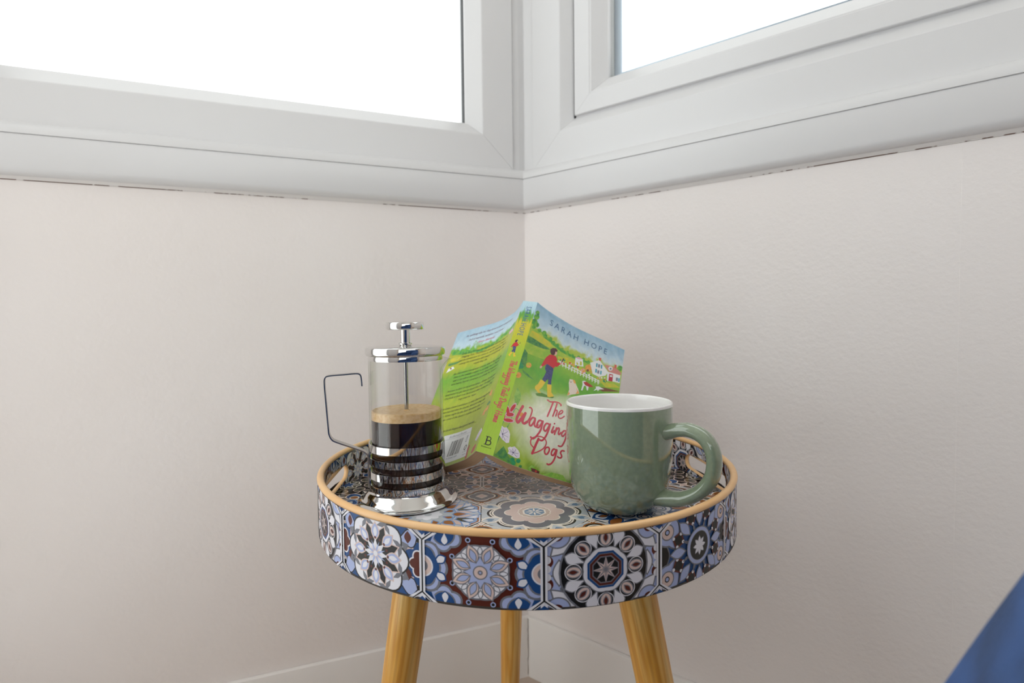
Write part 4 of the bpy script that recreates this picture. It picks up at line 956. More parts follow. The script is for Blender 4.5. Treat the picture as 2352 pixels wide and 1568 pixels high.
('f',7,'red','p',[(.026,.262),(.035,.249),(.035,.238),(.027,.234),(.014,.238),(0,.249),(-.009,.263),(-.009,.274),(-.001,.278),(.012,.274)],0),
('f',6,'pink','p',[(.068,.285),(.054,.264),(.039,.252),(.027,.252),(.024,.266),(.03,.287),(.044,.308),(.06,.321),(.071,.32),(.074,.306)],0),
('f',7,'red','p',[(.063,.285),(.053,.27),(.042,.26),(.033,.261),(.031,.271),(.035,.286),(.045,.302),(.057,.311),(.066,.311),(.068,.301)],0),
('f',6,'pink','p',[(.084,.258),(.08,.247),(.06,.235),(.033,.226),(.01,.223),(-.002,.228),(.002,.239),(.022,.251),(.049,.26),(.073,.263)],0),
('f',7,'red','p',[(.073,.254),(.07,.246),(.055,.237),(.035,.23),(.018,.228),(.009,.232),(.012,.24),(.027,.249),(.047,.256),(.064,.258)],0),
('f',6,'pink','p',[(.096,.223),(.087,.212),(.06,.202),(.026,.194),(-.002,.192),(-.014,.197),(-.006,.207),(.021,.218),(.056,.227),(.084,.228)],0),
('f',7,'red','p',[(.082,.219),(.075,.212),(.055,.204),(.03,.198),(.009,.197),(-0,.2),(.006,.208),(.026,.216),(.052,.222),(.073,.223)],0),
('f',6,'pink','p',[(.011,.219),(.01,.205),(.003,.195),(-.007,.193),(-.016,.2),(-.021,.213),(-.02,.227),(-.013,.237),(-.003,.239),(.006,.233)],0),
('f',7,'red','p',[(.007,.218),(.006,.208),(.001,.2),(-.007,.199),(-.013,.204),(-.017,.214),(-.016,.224),(-.011,.232),(-.004,.233),(.003,.228)],0),
('f',7,'lilac','p',[(-.016,.15),(-.002,.166),(.021,.162),(.044,.17),(.07,.16),(.087,.144),(.093,.124),(.097,.1),(.075,.092),(.058,.096),(.036,.099),(-.011,.116)],0),
('f',8,'purple','l',[(.024,.126),(.007,.138),(-.006,.144)],.00035),
('f',8,'purple','l',[(.024,.126),(.025,.143),(.022,.153)],.00035),
('f',8,'purple','l',[(.024,.126),(.05,.142),(.059,.152)],.00035),
('f',8,'purple','l',[(.024,.126),(.061,.125),(.076,.125)],.00035),
('f',8,'purple','l',[(.024,.126),(.052,.108),(.062,.101)],.00035),
('f',8,'purple','l',[(.024,.126),(.033,.112),(.033,.106)],.00035),
('f',8,'purple','p',[(.031,.128),(.03,.125),(.027,.123),(.023,.122),(.019,.123),(.018,.125),(.02,.128),(.024,.13),(.028,.13)],0),
('f',7,'lilac','p',[(.098,.073),(.114,.084),(.13,.085),(.149,.095),(.172,.089),(.189,.083),(.208,.07),(.214,.05),(.2,.042),(.173,.04),(.143,.043),(.11,.046),(.113,.059)],0),
('f',8,'purple','l',[(.152,.061),(.128,.067),(.112,.07)],.00035),
('f',8,'purple','l',[(.152,.061),(.144,.072),(.136,.079)],.00035),
('f',8,'purple','l',[(.152,.061),(.165,.074),(.167,.082)],.00035),
('f',8,'purple','l',[(.152,.061),(.183,.065),(.194,.068)],.00035),
('f',8,'purple','l',[(.152,.061),(.179,.051),(.188,.047)],.00035),
('f',8,'purple','l',[(.152,.061),(.15,.051),(.145,.048)],.00035),
('f',8,'purple','l',[(.152,.061),(.135,.06),(.123,.06)],.00035),
('f',8,'purple','p',[(.158,.063),(.158,.06),(.155,.058),(.151,.057),(.147,.058),(.146,.061),(.148,.064),(.152,.065),(.156,.065)],0),
('f',6,'teal','p',[(.179,.03),(.177,.021),(.168,.014),(.154,.012),(.143,.016),(.139,.024),(.145,.033),(.158,.037),(.171,.036)],0),
('f',6,'teal','p',[(.194,.016),(.193,.008),(.184,.002),(.171,0),(.161,.004),(.157,.012),(.163,.019),(.175,.024),(.187,.023)],0),
('f',6,'teal','p',[(.229,.034),(.227,.026),(.218,.02),(.205,.018),(.195,.022),(.192,.03),(.197,.038),(.209,.042),(.222,.041)],0),
('f',6,'deep','p',[(.144,.001),(.143,-.003),(.138,-.007),(.132,-.007),(.127,-.005),(.125,-.002),(.128,.002),(.134,.004),(.14,.004)],0),
('f',6,'deep','p',[(.25,.01),(.249,.004),(.242,-.001),(.233,-.002),(.225,.001),(.223,.007),(.227,.012),(.236,.015),(.245,.014)],0),
('f',4,'deep','p',[(.009,.009),(.061,.072),(.125,.032),(.19,-0),(.12,.006)],0),
('f',5,'leaf','p',[(.306,.014),(.326,.032),(.355,.031),(.341,.008),(.316,.001)],0),
('f',6,'bfly','p',[(.324,.017),(.36,.018),(.403,.013),(.401,0),(.369,0),(.338,.001)],0),
('f',7,'rust','p',[(.381,.01),(.38,.005),(.376,.002),(.369,.002),(.364,.004),(.362,.008),(.365,.012),(.371,.014),(.378,.013)],0),
('f',4,'leaf','p',[(.402,-.008),(.501,.028),(.602,.03),(.648,-.001),(.568,-.005)],0),
('f',8,'orange','p',[(.157,.281),(.156,.271),(.146,.264),(.133,.261),(.121,.265),(.118,.273),(.124,.282),(.136,.288),(.149,.287)],0),
('f',14,'title','l',[(.33,.422),(.362,.419),(.399,.429),(.435,.433),(.462,.427),(.461,.42)],.00156),
('f',14,'title','l',[(.386,.422),(.376,.377),(.363,.326)],.00183),
('f',14,'title','l',[(.423,.423),(.419,.389),(.41,.339)],.00165),
('f',14,'title','l',[(.412,.354),(.422,.379),(.438,.382),(.439,.365),(.436,.346)],.00156),
('f',14,'title','l',[(.455,.361),(.479,.373),(.49,.388),(.479,.394),(.462,.379),(.456,.357),(.47,.342),(.493,.348),(.512,.364)],.00146),
('f',14,'title','l',[(.13,.323),(.116,.283),(.106,.242),(.116,.226),(.127,.227),(.146,.254),(.168,.292)],.00293),
('f',14,'title','l',[(.168,.292),(.161,.262),(.161,.24),(.179,.234),(.202,.251)],.00274),
('f',14,'title','l',[(.202,.251),(.216,.282),(.22,.318),(.212,.332),(.198,.336),(.19,.333)],.00156),
('f',14,'title','l',[(.262,.287),(.237,.284),(.222,.26),(.227,.239),(.242,.238),(.256,.258),(.264,.283),(.266,.26),(.272,.246),(.285,.242),(.298,.257)],.00201),
('f',14,'title','l',[(.326,.287),(.302,.285),(.29,.263),(.293,.244),(.311,.245),(.324,.267),(.334,.29),(.334,.262),(.331,.231),(.311,.196),(.29,.175),(.273,.173),(.263,.176)],.00201),
('f',14,'title','l',[(.395,.285),(.369,.283),(.356,.26),(.36,.242),(.378,.24),(.393,.265),(.402,.29),(.401,.259),(.394,.227),(.381,.197),(.364,.18),(.347,.178)],.00201),
('f',14,'title','l',[(.437,.28),(.43,.254),(.43,.244),(.439,.244),(.45,.259)],.00183),
('f',14,'title','p',[(.447,.301),(.446,.298),(.442,.295),(.437,.294),(.433,.296),(.432,.299),(.434,.303),(.439,.305),(.444,.304)],0),
('f',14,'title','l',[(.465,.279),(.461,.254),(.459,.238)],.00183),
('f',14,'title','l',[(.46,.252),(.473,.276),(.486,.283),(.492,.273),(.49,.253),(.499,.246),(.512,.261)],.00183),
('f',14,'title','l',[(.553,.28),(.533,.276),(.521,.256),(.528,.243),(.541,.248),(.556,.269),(.563,.287),(.564,.253),(.559,.221),(.545,.189),(.53,.181),(.514,.181)],.00183),
('f',14,'title','l',[(.332,.182),(.322,.15),(.313,.115),(.307,.093)],.00256),
('f',14,'title','l',[(.307,.126),(.278,.139),(.27,.16),(.288,.18),(.329,.196),(.369,.198),(.398,.186),(.405,.165),(.39,.139),(.358,.116),(.324,.099),(.306,.093)],.00128),
('f',14,'title','l',[(.43,.155),(.41,.147),(.405,.128),(.416,.114),(.432,.116),(.443,.136),(.439,.151),(.428,.155)],.00174),
('f',14,'title','l',[(.499,.154),(.477,.154),(.466,.135),(.471,.12),(.488,.122),(.5,.146),(.507,.157),(.506,.127),(.501,.1),(.486,.075),(.464,.063),(.45,.064)],.00183),
('f',14,'title','l',[(.572,.162),(.553,.161),(.543,.147),(.552,.138),(.56,.128),(.552,.118),(.532,.117),(.525,.121)],.00174),
('b',2,'tree','p',[(.914,.828),(.914,.816),(.933,.812),(.962,.818),(.989,.832),(1,.847),(.989,.856),(.963,.854),(.933,.843)],0),
('b',2,'tree','p',[(.885,.83),(.885,.82),(.9,.816),(.924,.822),(.946,.833),(.954,.845),(.946,.852),(.925,.851),(.901,.842)],0),
('b',2,'tree','p',[(.856,.831),(.856,.823),(.868,.821),(.887,.825),(.903,.834),(.91,.843),(.904,.849),(.887,.848),(.869,.841)],0),
('b',2,'tree','p',[(.819,.82),(.819,.814),(.827,.812),(.84,.815),(.852,.822),(.856,.828),(.852,.832),(.84,.832),(.827,.827)],0),
('b',2,'tree','p',[(.762,.817),(.761,.805),(.78,.801),(.808,.807),(.834,.821),(.844,.836),(.834,.845),(.809,.843),(.78,.832)],0),
('b',2,'tree','p',[(.734,.819),(.733,.809),(.748,.805),(.772,.811),(.792,.822),(.801,.834),(.793,.841),(.772,.84),(.749,.831)],0),
('b',2,'tree','p',[(.697,.807),(.697,.799),(.708,.797),(.726,.801),(.742,.81),(.748,.819),(.742,.824),(.727,.824),(.709,.817)],0),
('b',2,'tree','p',[(.669,.809),(.669,.803),(.677,.801),(.69,.804),(.701,.81),(.706,.817),(.701,.821),(.69,.82),(.678,.815)],0),
('b',2,'tree','p',[(.614,.806),(.614,.794),(.632,.79),(.659,.796),(.684,.81),(.694,.825),(.684,.833),(.66,.832),(.632,.821)],0),
('b',2,'tree','p',[(.579,.794),(.579,.784),(.593,.781),(.615,.787),(.635,.798),(.643,.81),(.635,.817),(.616,.816),(.593,.807)],0),
('b',2,'tree','p',[(.97,.843),(.763,.82),(.59,.798),(.459,.809),(.338,.825),(.234,.85),(.103,.87),(.056,.867),(.043,.838),(.216,.822),(.361,.801),(.5,.777),(.66,.785),(.964,.811)],0),
('b',2,'deep','p',[(.963,.746),(.824,.744),(.753,.747),(.829,.728),(.952,.725)],0),
('b',3,'white','p',[(.932,.704),(.869,.714),(.838,.695),(.881,.686),(.947,.674)],0),
('b',4,'brown','p',[(.882,.699),(.881,.695),(.888,.693),(.899,.695),(.908,.7),(.912,.705),(.908,.708),(.899,.708),(.888,.704)],0),
('b',2,'yellow','p',[(.968,.781),(.888,.787),(.8,.779),(.831,.754),(.941,.756)],0),
('b',3,'pink','p',[(.14,.827),(.077,.826),(.035,.783),(.131,.801)],0),
('b',3,'orange','p',[(.097,.394),(.066,.384),(.056,.341),(.119,.369)],0),
('b',3,'orange','p',[(.039,.279),(.027,.247),(.079,.247),(.069,.23),(.12,.24),(.11,.269)],0),
('b',3,'deep','p',[(.057,.311),(.02,.288),(.058,.282),(.094,.299)],0),
('b',3,'lilac','p',[(.037,.141),(.005,.116),(.056,.073),(.092,.086),(.076,.117)],0),
('b',3,'rust','p',[(.171,.084),(.153,.074),(.156,.046),(.141,.007),(.159,-.003),(.191,.029),(.187,.061)],0),
('b',3,'rust','p',[(.054,.055),(.034,.043),(.042,.014),(.073,.006),(.095,.019),(.086,.041)],0),
('b',4,'purple','l',[(.03,.128),(.057,.108),(.072,.08)],.00042),
]

# ------------------------------------------------------------------ paperback, opened and stood like a tent
def bk(P): return [Vector((x * SC, y * SC, z * SC + H)) for x, y, z in P]
EDGES = {'f': (bk(FBOT), bk(FTOP)), 'b': (bk(BBOT), bk(BTOP))}
EDGES['s'] = ([EDGES['b'][0][0], EDGES['b'][0][0].lerp(EDGES['f'][0][0], .5), EDGES['f'][0][0]], [EDGES['b'][1][0], EDGES['b'][1][0].lerp(EDGES['f'][1][0], .5), EDGES['f'][1][0]])
def S(side, u, v):
    B, T = EDGES[side]; n = len(B) - 1; x = min(max(u, 0), 1) * n; i = min(int(x), n - 1); t = x - i
    b = B[i].lerp(B[i + 1], t); t_ = T[i].lerp(T[i + 1], t)
    return b.lerp(t_, v)
def SN(side, u, v):
    h = .02; du = S(side, min(u + h, 1), v) - S(side, max(u - h, 0), v); dv = S(side, u, 1) - S(side, u, 0)
    n = du.cross(dv).normalized(); return n if n.y < 0 else -n
SIZE = {'f': (.1262, .2000), 'b': (.1268, .1995), 's': (.0172, .2005)}
book = empty('paperback_book', (EDGES['s'][0][1].x, EDGES['s'][0][1].y, ZF)); BO = Vector(book.location)
tag(book, 'open paperback with green illustrated cover standing like a tent behind the mug', 'book')
def uvnodes(nt):
    tc = nt.nodes.new('ShaderNodeUVMap'); sx = nt.nodes.new('ShaderNodeSeparateXYZ'); nt.links.new(tc.outputs[0], sx.inputs[0]); return tc.outputs[0], sx.outputs[0], sx.outputs[1]
def cover_material(name, ramp, glow=None):
    """printed watercolour: bands of colour up the cover, softened with noise, and an optional pale patch, whitened with painted glare"""
    mt = bpy.data.materials.new(name); mt.use_nodes = True; nt = mt.node_tree; p = nt.nodes['Principled BSDF']
    p.inputs['Roughness'].default_value = .35; p.inputs['Coat Weight'].default_value = .4; p.inputs['Coat Roughness'].default_value = .16
    uv, u, v = uvnodes(nt)
    n = nt.nodes.new('ShaderNodeTexNoise'); n.inputs['Scale'].default_value = 7; n.inputs['Detail'].default_value = 5; n.inputs['Distortion'].default_value = 1.2
    nt.links.new(uv, n.inputs['Vector'])
    ma = nt.nodes.new('ShaderNodeMath'); ma.operation = 'MULTIPLY_ADD'; ma.inputs[1].default_value = .16; nt.links.new(n.outputs['Fac'], ma.inputs[0])
    sl = nt.nodes.new('ShaderNodeMath'); sl.operation = 'ADD'; sl.inputs[1].default_value = -.08; nt.links.new(v, sl.inputs[0]); nt.links.new(sl.outputs[0], ma.inputs[2])
    r = nt.nodes.new('ShaderNodeValToRGB'); el = r.color_ramp.elements
    while len(el) < len(ramp): el.new(.5)
    for e_, (pos, c) in zip(el, ramp): e_.position = pos; e_.color = lin(c)
    nt.links.new(ma.outputs[0], r.inputs[0]); colr = r.outputs[0]
    if glow:
        cu, cv, ru, rv, c = glow
        def sq(s, c0, rad):
            a = nt.nodes.new('ShaderNodeMath'); a.operation = 'SUBTRACT'; a.inputs[1].default_value = c0; nt.links.new(s, a.inputs[0])
            b = nt.nodes.new('ShaderNodeMath'); b.operation = 'DIVIDE'; b.inputs[1].default_value = rad; nt.links.new(a.outputs[0], b.inputs[0])
            d = nt.nodes.new('ShaderNodeMath'); d.operation = 'POWER'; d.inputs[1].default_value = 2; ab_ = nt.nodes.new('ShaderNodeMath'); ab_.operation = 'ABSOLUTE'; nt.links.new(b.outputs[0], ab_.inputs[0]); nt.links.new(ab_.outputs[0], d.inputs[0]); return d.outputs[0]
        s1 = nt.nodes.new('ShaderNodeMath'); s1.operation = 'ADD'; nt.links.new(sq(u, cu, ru), s1.inputs[0]); nt.links.new(sq(v, cv, rv), s1.inputs[1])
        s2 = nt.nodes.new('ShaderNodeMath'); s2.operation = 'MULTIPLY_ADD'; s2.inputs[1].default_value = -.7; nt.links.new(n.outputs['Fac'], s2.inputs[0]); nt.links.new(s1.outputs[0], s2.inputs[2])
        rr = nt.nodes.new('ShaderNodeMapRange'); rr.inputs['From Min'].default_value = .0; rr.inputs['From Max'].default_value = .75; rr.inputs['To Min'].default_value = 1; rr.inputs['To Max'].default_value = 0; nt.links.new(s2.outputs[0], rr.inputs[0])
        mx = nt.nodes.new('ShaderNodeMix'); mx.data_type = 'RGBA'; nt.links.new(rr.outputs[0], mx.inputs[0]); nt.links.new(colr, mx.inputs[6]); mx.inputs[7].default_value = lin(c); colr = mx.outputs[2]
    n2 = nt.nodes.new('ShaderNodeTexNoise'); n2.inputs['Scale'].default_value = 26; n2.inputs['Detail'].default_value = 4; nt.links.new(uv, n2.inputs['Vector'])
    h = nt.nodes.new('ShaderNodeHueSaturation'); mr = nt.nodes.new('ShaderNodeMapRange'); mr.inputs['To Min'].default_value = .82; mr.inputs['To Max'].default_value = 1.15
    nt.links.new(n2.outputs['Fac'], mr.inputs[0]); nt.links.new(mr.outputs[0], h.inputs['Value']); nt.links.new(colr, h.inputs['Color']); nt.links.new(h.outputs[0], p.inputs['Base Color'])
    return mt
M_FRONT = cover_material('front_cover_art', [(0, '#6f9a2c'), (.05, '#a9c142'), (.30, '#b6c948'), (.46, '#8cbd35'), (.56, '#5fae2c'), (.68, '#8dbd35'), (.82, '#b8c94b'), (.845, '#cfe0e6'), (.90, '#b7d3e4'), (1, '#8fb9d3')], (.64, .26, .60, .25, '#f7f5e6'))  # pale cream print patch, brightened to include glare on the lower cover
M_SPINE = cover_material('spine_art', [(0, '#a9cc38'), (.40, '#a4c92e'), (.62, '#a5c92c'), (.72, '#c3c71f'), (.83, '#d8c832'), (.86, '#6fae3a'), (.905, '#5da63a'), (.93, '#b5d5e3'), (1, '#bfe0ec')])
M_BACK = cover_material('back_cover_art', [(0, '#a7bd20'), (.25, '#a9ba10'), (.42, '#a8ba0c'), (.52, '#7fb018'), (.62, '#6fae1c'), (.70, '#b0b814'), (.79, '#b7bb1e'), (.83, '#7bb42c'), (.86, '#bfd8e4'), (1, '#a3c6da')])
M_INSIDE = mat('cover_inside', '#efe6d6', .6, bump=.02)
def cover(side, mt, nu, nv=10):
    vs2, fs2, uvs = [], [], []
    for k, off in enumerate((0, -.00045)):
        for i in range(nu + 1):
            for j in range(nv + 1):
                u, v = i / nu, j / nv; p = S(side, u, v) + SN(side, u, v) * off - BO; vs2.append(p); uvs.append((u, v))
    st = (nu + 1) * (nv + 1); idx = lambda i, j, k: k * st + i * (nv + 1) + j; mi = []
    for i in range(nu):
        for j in range(nv):
            a, b, c, d = idx(i, j, 0), idx(i + 1, j, 0), idx(i + 1, j + 1, 0), idx(i, j + 1, 0); fs2.append((a, b, c, d)); mi.append(0)
            fs2.append((d + st, c + st, b + st, a + st)); mi.append(1)
    for i in range(nu):
        for j in (0, nv): fs2.append((idx(i, j, 0), idx(i, j, 1), idx(i + 1, j, 1), idx(i + 1, j, 0))); mi.append(1)
    for j in range(nv):
        for i in (0, nu): fs2.append((idx(i, j, 0), idx(i, j + 1, 0), idx(i, j + 1, 1), idx(i, j, 1))); mi.append(1)
    name = {'f': 'front_cover', 'b': 'back_cover', 's': 'spine'}[side]
    me = bpy.data.meshes.new(name); me.from_pydata(vs2, [], fs2); me.materials.append(mt); me.materials.append(M_INSIDE)
    me.polygons.foreach_set('material_index', mi); ul = me.uv_layers.new(name='UVMap')
    for l in me.loops: ul.data[l.index].uv = uvs[l.vertex_index]
    bm = bmesh.new(); bm.from_mesh(me); bmesh.ops.recalc_face_normals(bm, faces=bm.faces); bm.to_mesh(me); bm.free()
    me.shade_smooth(); me.set_sharp_from_angle(angle=math.radians(35))
    o = bpy.data.objects.new(name, me); COL.objects.link(o); o.parent = book
    return o
cv = {'f': cover('f', M_FRONT, 16), 'b': cover('b', M_BACK, 16), 's': cover('s', M_SPINE, 2)}
# --- page blocks
def page_material():
    mt = bpy.data.materials.new('page_edges'); mt.use_nodes = True; nt = mt.node_tree; p = nt.nodes['Principled BSDF']; p.inputs['Roughness'].default_value = .85
    uv, u, v = uvnodes(nt); mp = nt.nodes.new('ShaderNodeMapping'); mp.inputs['Scale'].default_value = (2, 130, 1); nt.links.new(uv, mp.inputs[0])
    n = nt.nodes.new('ShaderNodeTexNoise'); n.inputs['Scale'].default_value = 1; n.inputs['Detail'].default_value = 2; nt.links.new(mp.outputs[0], n.inputs['Vector'])
    r = nt.nodes.new('ShaderNodeValToRGB'); r.color_ramp.elements[0].position = .32; r.color_ramp.elements[0].color = lin('#9c7350'); r.color_ramp.elements[1].position = .5; r.color_ramp.elements[1].color = lin('#d8b48e')
    nt.links.new(n.outputs['Fac'], r.inputs[0]); nt.links.new(r.outputs[0], p.inputs['Base Color']); return mt
M_PAGES = page_material()
def page_block(side):
    rows = 8; nu = 28; vs2, fs2, uvs = [], [], []; NK = 7
    for j in range(rows + 1):
        v = .004 + .992 * j / rows
        gut = S('s', .5, v) - SN('s', .5, v) * .0040
        for i in range(nu + 1):
            u = .985 * i / nu; n = SN(side, u, v); o_ = S(side, u, v) - n * .0006
            th = .0135 * (1 - .45 * u); w = min(1, u / .16) ** .5
            inner = gut.lerp(o_ - n * th, w)
            if i == 0: o_ = S('s', .5, v) - SN('s', .5, v) * .0006
            inner.z = max(inner.z, ZF + .0003)
            for k in range(NK + 1):
                t = k / NK; vs2.append(o_.lerp(inner, t) - BO); uvs.append((u, t + (0 if side == 'f' else 3)))
    st = (nu + 1) * (NK + 1); ix = lambda j, i, k: j * st + i * (NK + 1) + k
    for i in range(nu):
        for k in range(NK):
            for j in (0, rows):
                fs2.append((ix(j, i, k), ix(j, i + 1, k), ix(j, i + 1, k + 1), ix(j, i, k + 1)))
    for j in range(rows):
        for i in range(nu):
            for k in (0, NK): fs2.append((ix(j, i, k), ix(j, i + 1, k), ix(j + 1, i + 1, k), ix(j + 1, i, k)))
        for k in range(NK): fs2.append((ix(j, nu, k), ix(j + 1, nu, k), ix(j + 1, nu, k + 1), ix(j, nu, k + 1)))
    me = bpy.data.meshes.new('page_block'); me.from_pydata(vs2, [], fs2); me.materials.append(M_PAGES); ul = me.uv_layers.new(name='UVMap')
    for l in me.loops: ul.data[l.index].uv = uvs[l.vertex_index]
    bm = bmesh.new(); bm.from_mesh(me); bmesh.ops.recalc_face_normals(bm, faces=bm.faces); bm.to_mesh(me); bm.free()
    me.shade_smooth(); me.set_sharp_from_angle(angle=math.radians(40))
    o = bpy.data.objects.new('page_block', me); COL.objects.link(o); o.parent = book
page_block('f'); page_block('b')
# --- print on the covers: illustration and lettering
COVCOL = dict(hill='#b3c940', tree='#3f9b3c', deep='#2f7a44', yellow='#d9c92f', teal='#138a5e', orange='#efae55', brown='#7a4a2c', white='#eef0ef', red='#cf1f2b', pink='#e6b3c2', roof='#d58a80', chim='#d9614f', door='#c01f3c', aqua='#2f9fb6', grey='#7d8494', cream='#eadbcb', rust='#b8392f', boot='#ecc92f', jeans='#34386f', skin='#e3ad9c', hair='#4c1f22', shade='#5f8f2f', leaf='#7fb548', lilac='#e6d9ea', purple='#5b4a7c', bfly='#5f2626', title='#d8475b', navy='#3a6795', ink='#20221f', ink2='#2c3816', plum='#7c4a66')
CM = {}
for k, c in COVCOL.items():
    base = lin(c); m_ = mat('cover_ink_' + k, c, .35, coat=.4, coat_rough=.16)
    CM[k] = m_
def soft(name, col2, sc_=260):   # brushy two-tone inks
    mt = CM[name]; nt = mt.node_tree; p = nt.nodes['Principled BSDF']; tc = nt.nodes.new('ShaderNodeTexCoord'); n = nt.nodes.new('ShaderNodeTexNoise'); n.inputs['Scale'].default_value = sc_; n.inputs['Detail'].default_value = 4
    r = nt.nodes.new('ShaderNodeValToRGB'); r.color_ramp.elements[0].position = .38; r.color_ramp.elements[1].position = .64; r.color_ramp.elements[0].color = lin(COVCOL[name]); r.color_ramp.elements[1].color = lin(col2)
    nt.links.new(tc.outputs['Object'], n.inputs['Vector']); nt.links.new(n.outputs['Fac'], r.inputs[0]); nt.links.new(r.outputs[0], p.inputs['Base Color'])
soft('hill', '#8fbf35', 120); soft('tree', '#7dbb35'); soft('deep', '#5f9c40'); soft('yellow', '#b9c636', 160); soft('orange', '#e2923a', 400); soft('leaf', '#a4cc5a'); soft('teal', '#2f9f55'); soft('jeans', '#4a5186', 500); soft('lilac', '#f3edf3', 300)
US = [i / 16 for i in range(17)]; US2 = [0, .5, 1]
COVER_HP = halfplanes(rect(.0, .0, 1, 1))
def ribbon(pts, w):
    """a pen stroke of constant width with round ends; pts in metres"""
    P = smooth_path([Vector((x, y, 0)) for x, y in pts], 5) if len(pts) > 2 else [Vector((x, y, 0)) for x, y in pts]
    out = []; L_, R_ = [], []
    for i, p in enumerate(P):
        t = (P[min(i + 1, len(P) - 1)] - P[max(i - 1, 0)]).normalized(); n = Vector((-t.y, t.x, 0)) * w / 2; L_.append(p + n); R_.append(p - n)
    for i in range(len(P) - 1): out.append([(L_[i].x, L_[i].y), (R_[i].x, R_[i].y), (R_[i + 1].x, R_[i + 1].y), (L_[i + 1].x, L_[i + 1].y)])
    for p in (P[0], P[-1]): out.append([(p.x + w / 2 * math.cos(T2 * k / 10), p.y + w / 2 * math.sin(T2 * k / 10)) for k in range(10)])
    return out
COV = {'f': Print(), 'b': Print(), 's': Print()}
def put(side, layer, m_, polys):
    COV[side].layer = layer; COV[side].add(m_, *polys)
for side_, L_, m_, kind, pts, w in ART:
    if kind == 'p': put(side_, L_, m_, [pts])
    else:
        W_, H_ = SIZE[side_]
        put(side_, L_, m_, [[(x / W_, y / H_) for x, y in q] for q in ribbon([(u * W_, v * H_) for u, v in pts], w)])
# the same walking figure, small, on the spine
fig = [a for a in ART if a[0] == 'f' and a[2] in ('boot', 'jeans', 'skin', 'red', 'hair') and a[1] >= 9 and a[3] == 'p' and .15 < a[4][0][0] < .55 and .40 < a[4][0][1] < .80 and len(a[4]) != 9 or (a[0] == 'f' and a[2] == 'boot')]
for side_, L_, m_, kind, pts, w in fig:
    k = .36
    put('s', L_, m_, [[(.44 + (u - .31) * SIZE['f'][0] * k / SIZE['s'][0], .642 + (v - .60) * k) for u, v in pts]])
FONT_CACHE = {}
def text_tris(s, shear=0, spacing=1.0):
    cu = bpy.data.curves.new('lettering', 'FONT'); cu.body = s; cu.size = 1; cu.resolution_u = 2; cu.shear = shear; cu.space_character = spacing; cu.fill_mode = 'FRONT'
    o = bpy.data.objects.new('lettering', cu); COL.objects.link(o); bpy.context.view_layer.update()
    ev = o.evaluated_get(bpy.context.evaluated_depsgraph_get()); me = ev.to_mesh(); me.calc_loop_triangles()
    tr = [[(me.vertices[i].co.x, me.vertices[i].co.y) for i in t.vertices] for t in me.loop_triangles]
    ev.to_mesh_clear(); bpy.data.objects.remove(o); bpy.data.curves.remove(cu)
    return tr
def bounds(tr):
    xs_ = [p[0] for t in tr for p in t]; ys_ = [p[1] for t in tr for p in t]; return min(xs_), max(xs_), min(ys_), max(ys_)
def letter(side, layer, m_, s, size, place, width=None, shear=0, spacing=1.0):
    """place(x, y) in metres from the start of the line -> (u, v)"""
    tr = text_tris(s, shear, spacing)
    if not tr: return
    x0, x1, y0, y1 = bounds(tr); kx = (width / (x1 - x0)) if width else size
    put(side, layer, m_, [[place((x - x0) * kx, y * size) for x, y in t] for t in tr])
    return (x1 - x0) * kx
Wf, Hf = SIZE['f']; Wb, Hb = SIZE['b']; Ws, Hs = SIZE['s']
letter('f', 14, 'navy', 'SARAH HOPE', .0128, lambda x, y: (.178 + x / Wf, .909 - .012 * x / .08 + y / Hf), width=.0800, spacing=1.45)
letter('s', 14, 'navy', 'SARAH HOPE', .0088, lambda x, y: (.36 + y / Ws - .06 * x / .04, .958 - x / Hs), width=.0445, spacing=1.2)
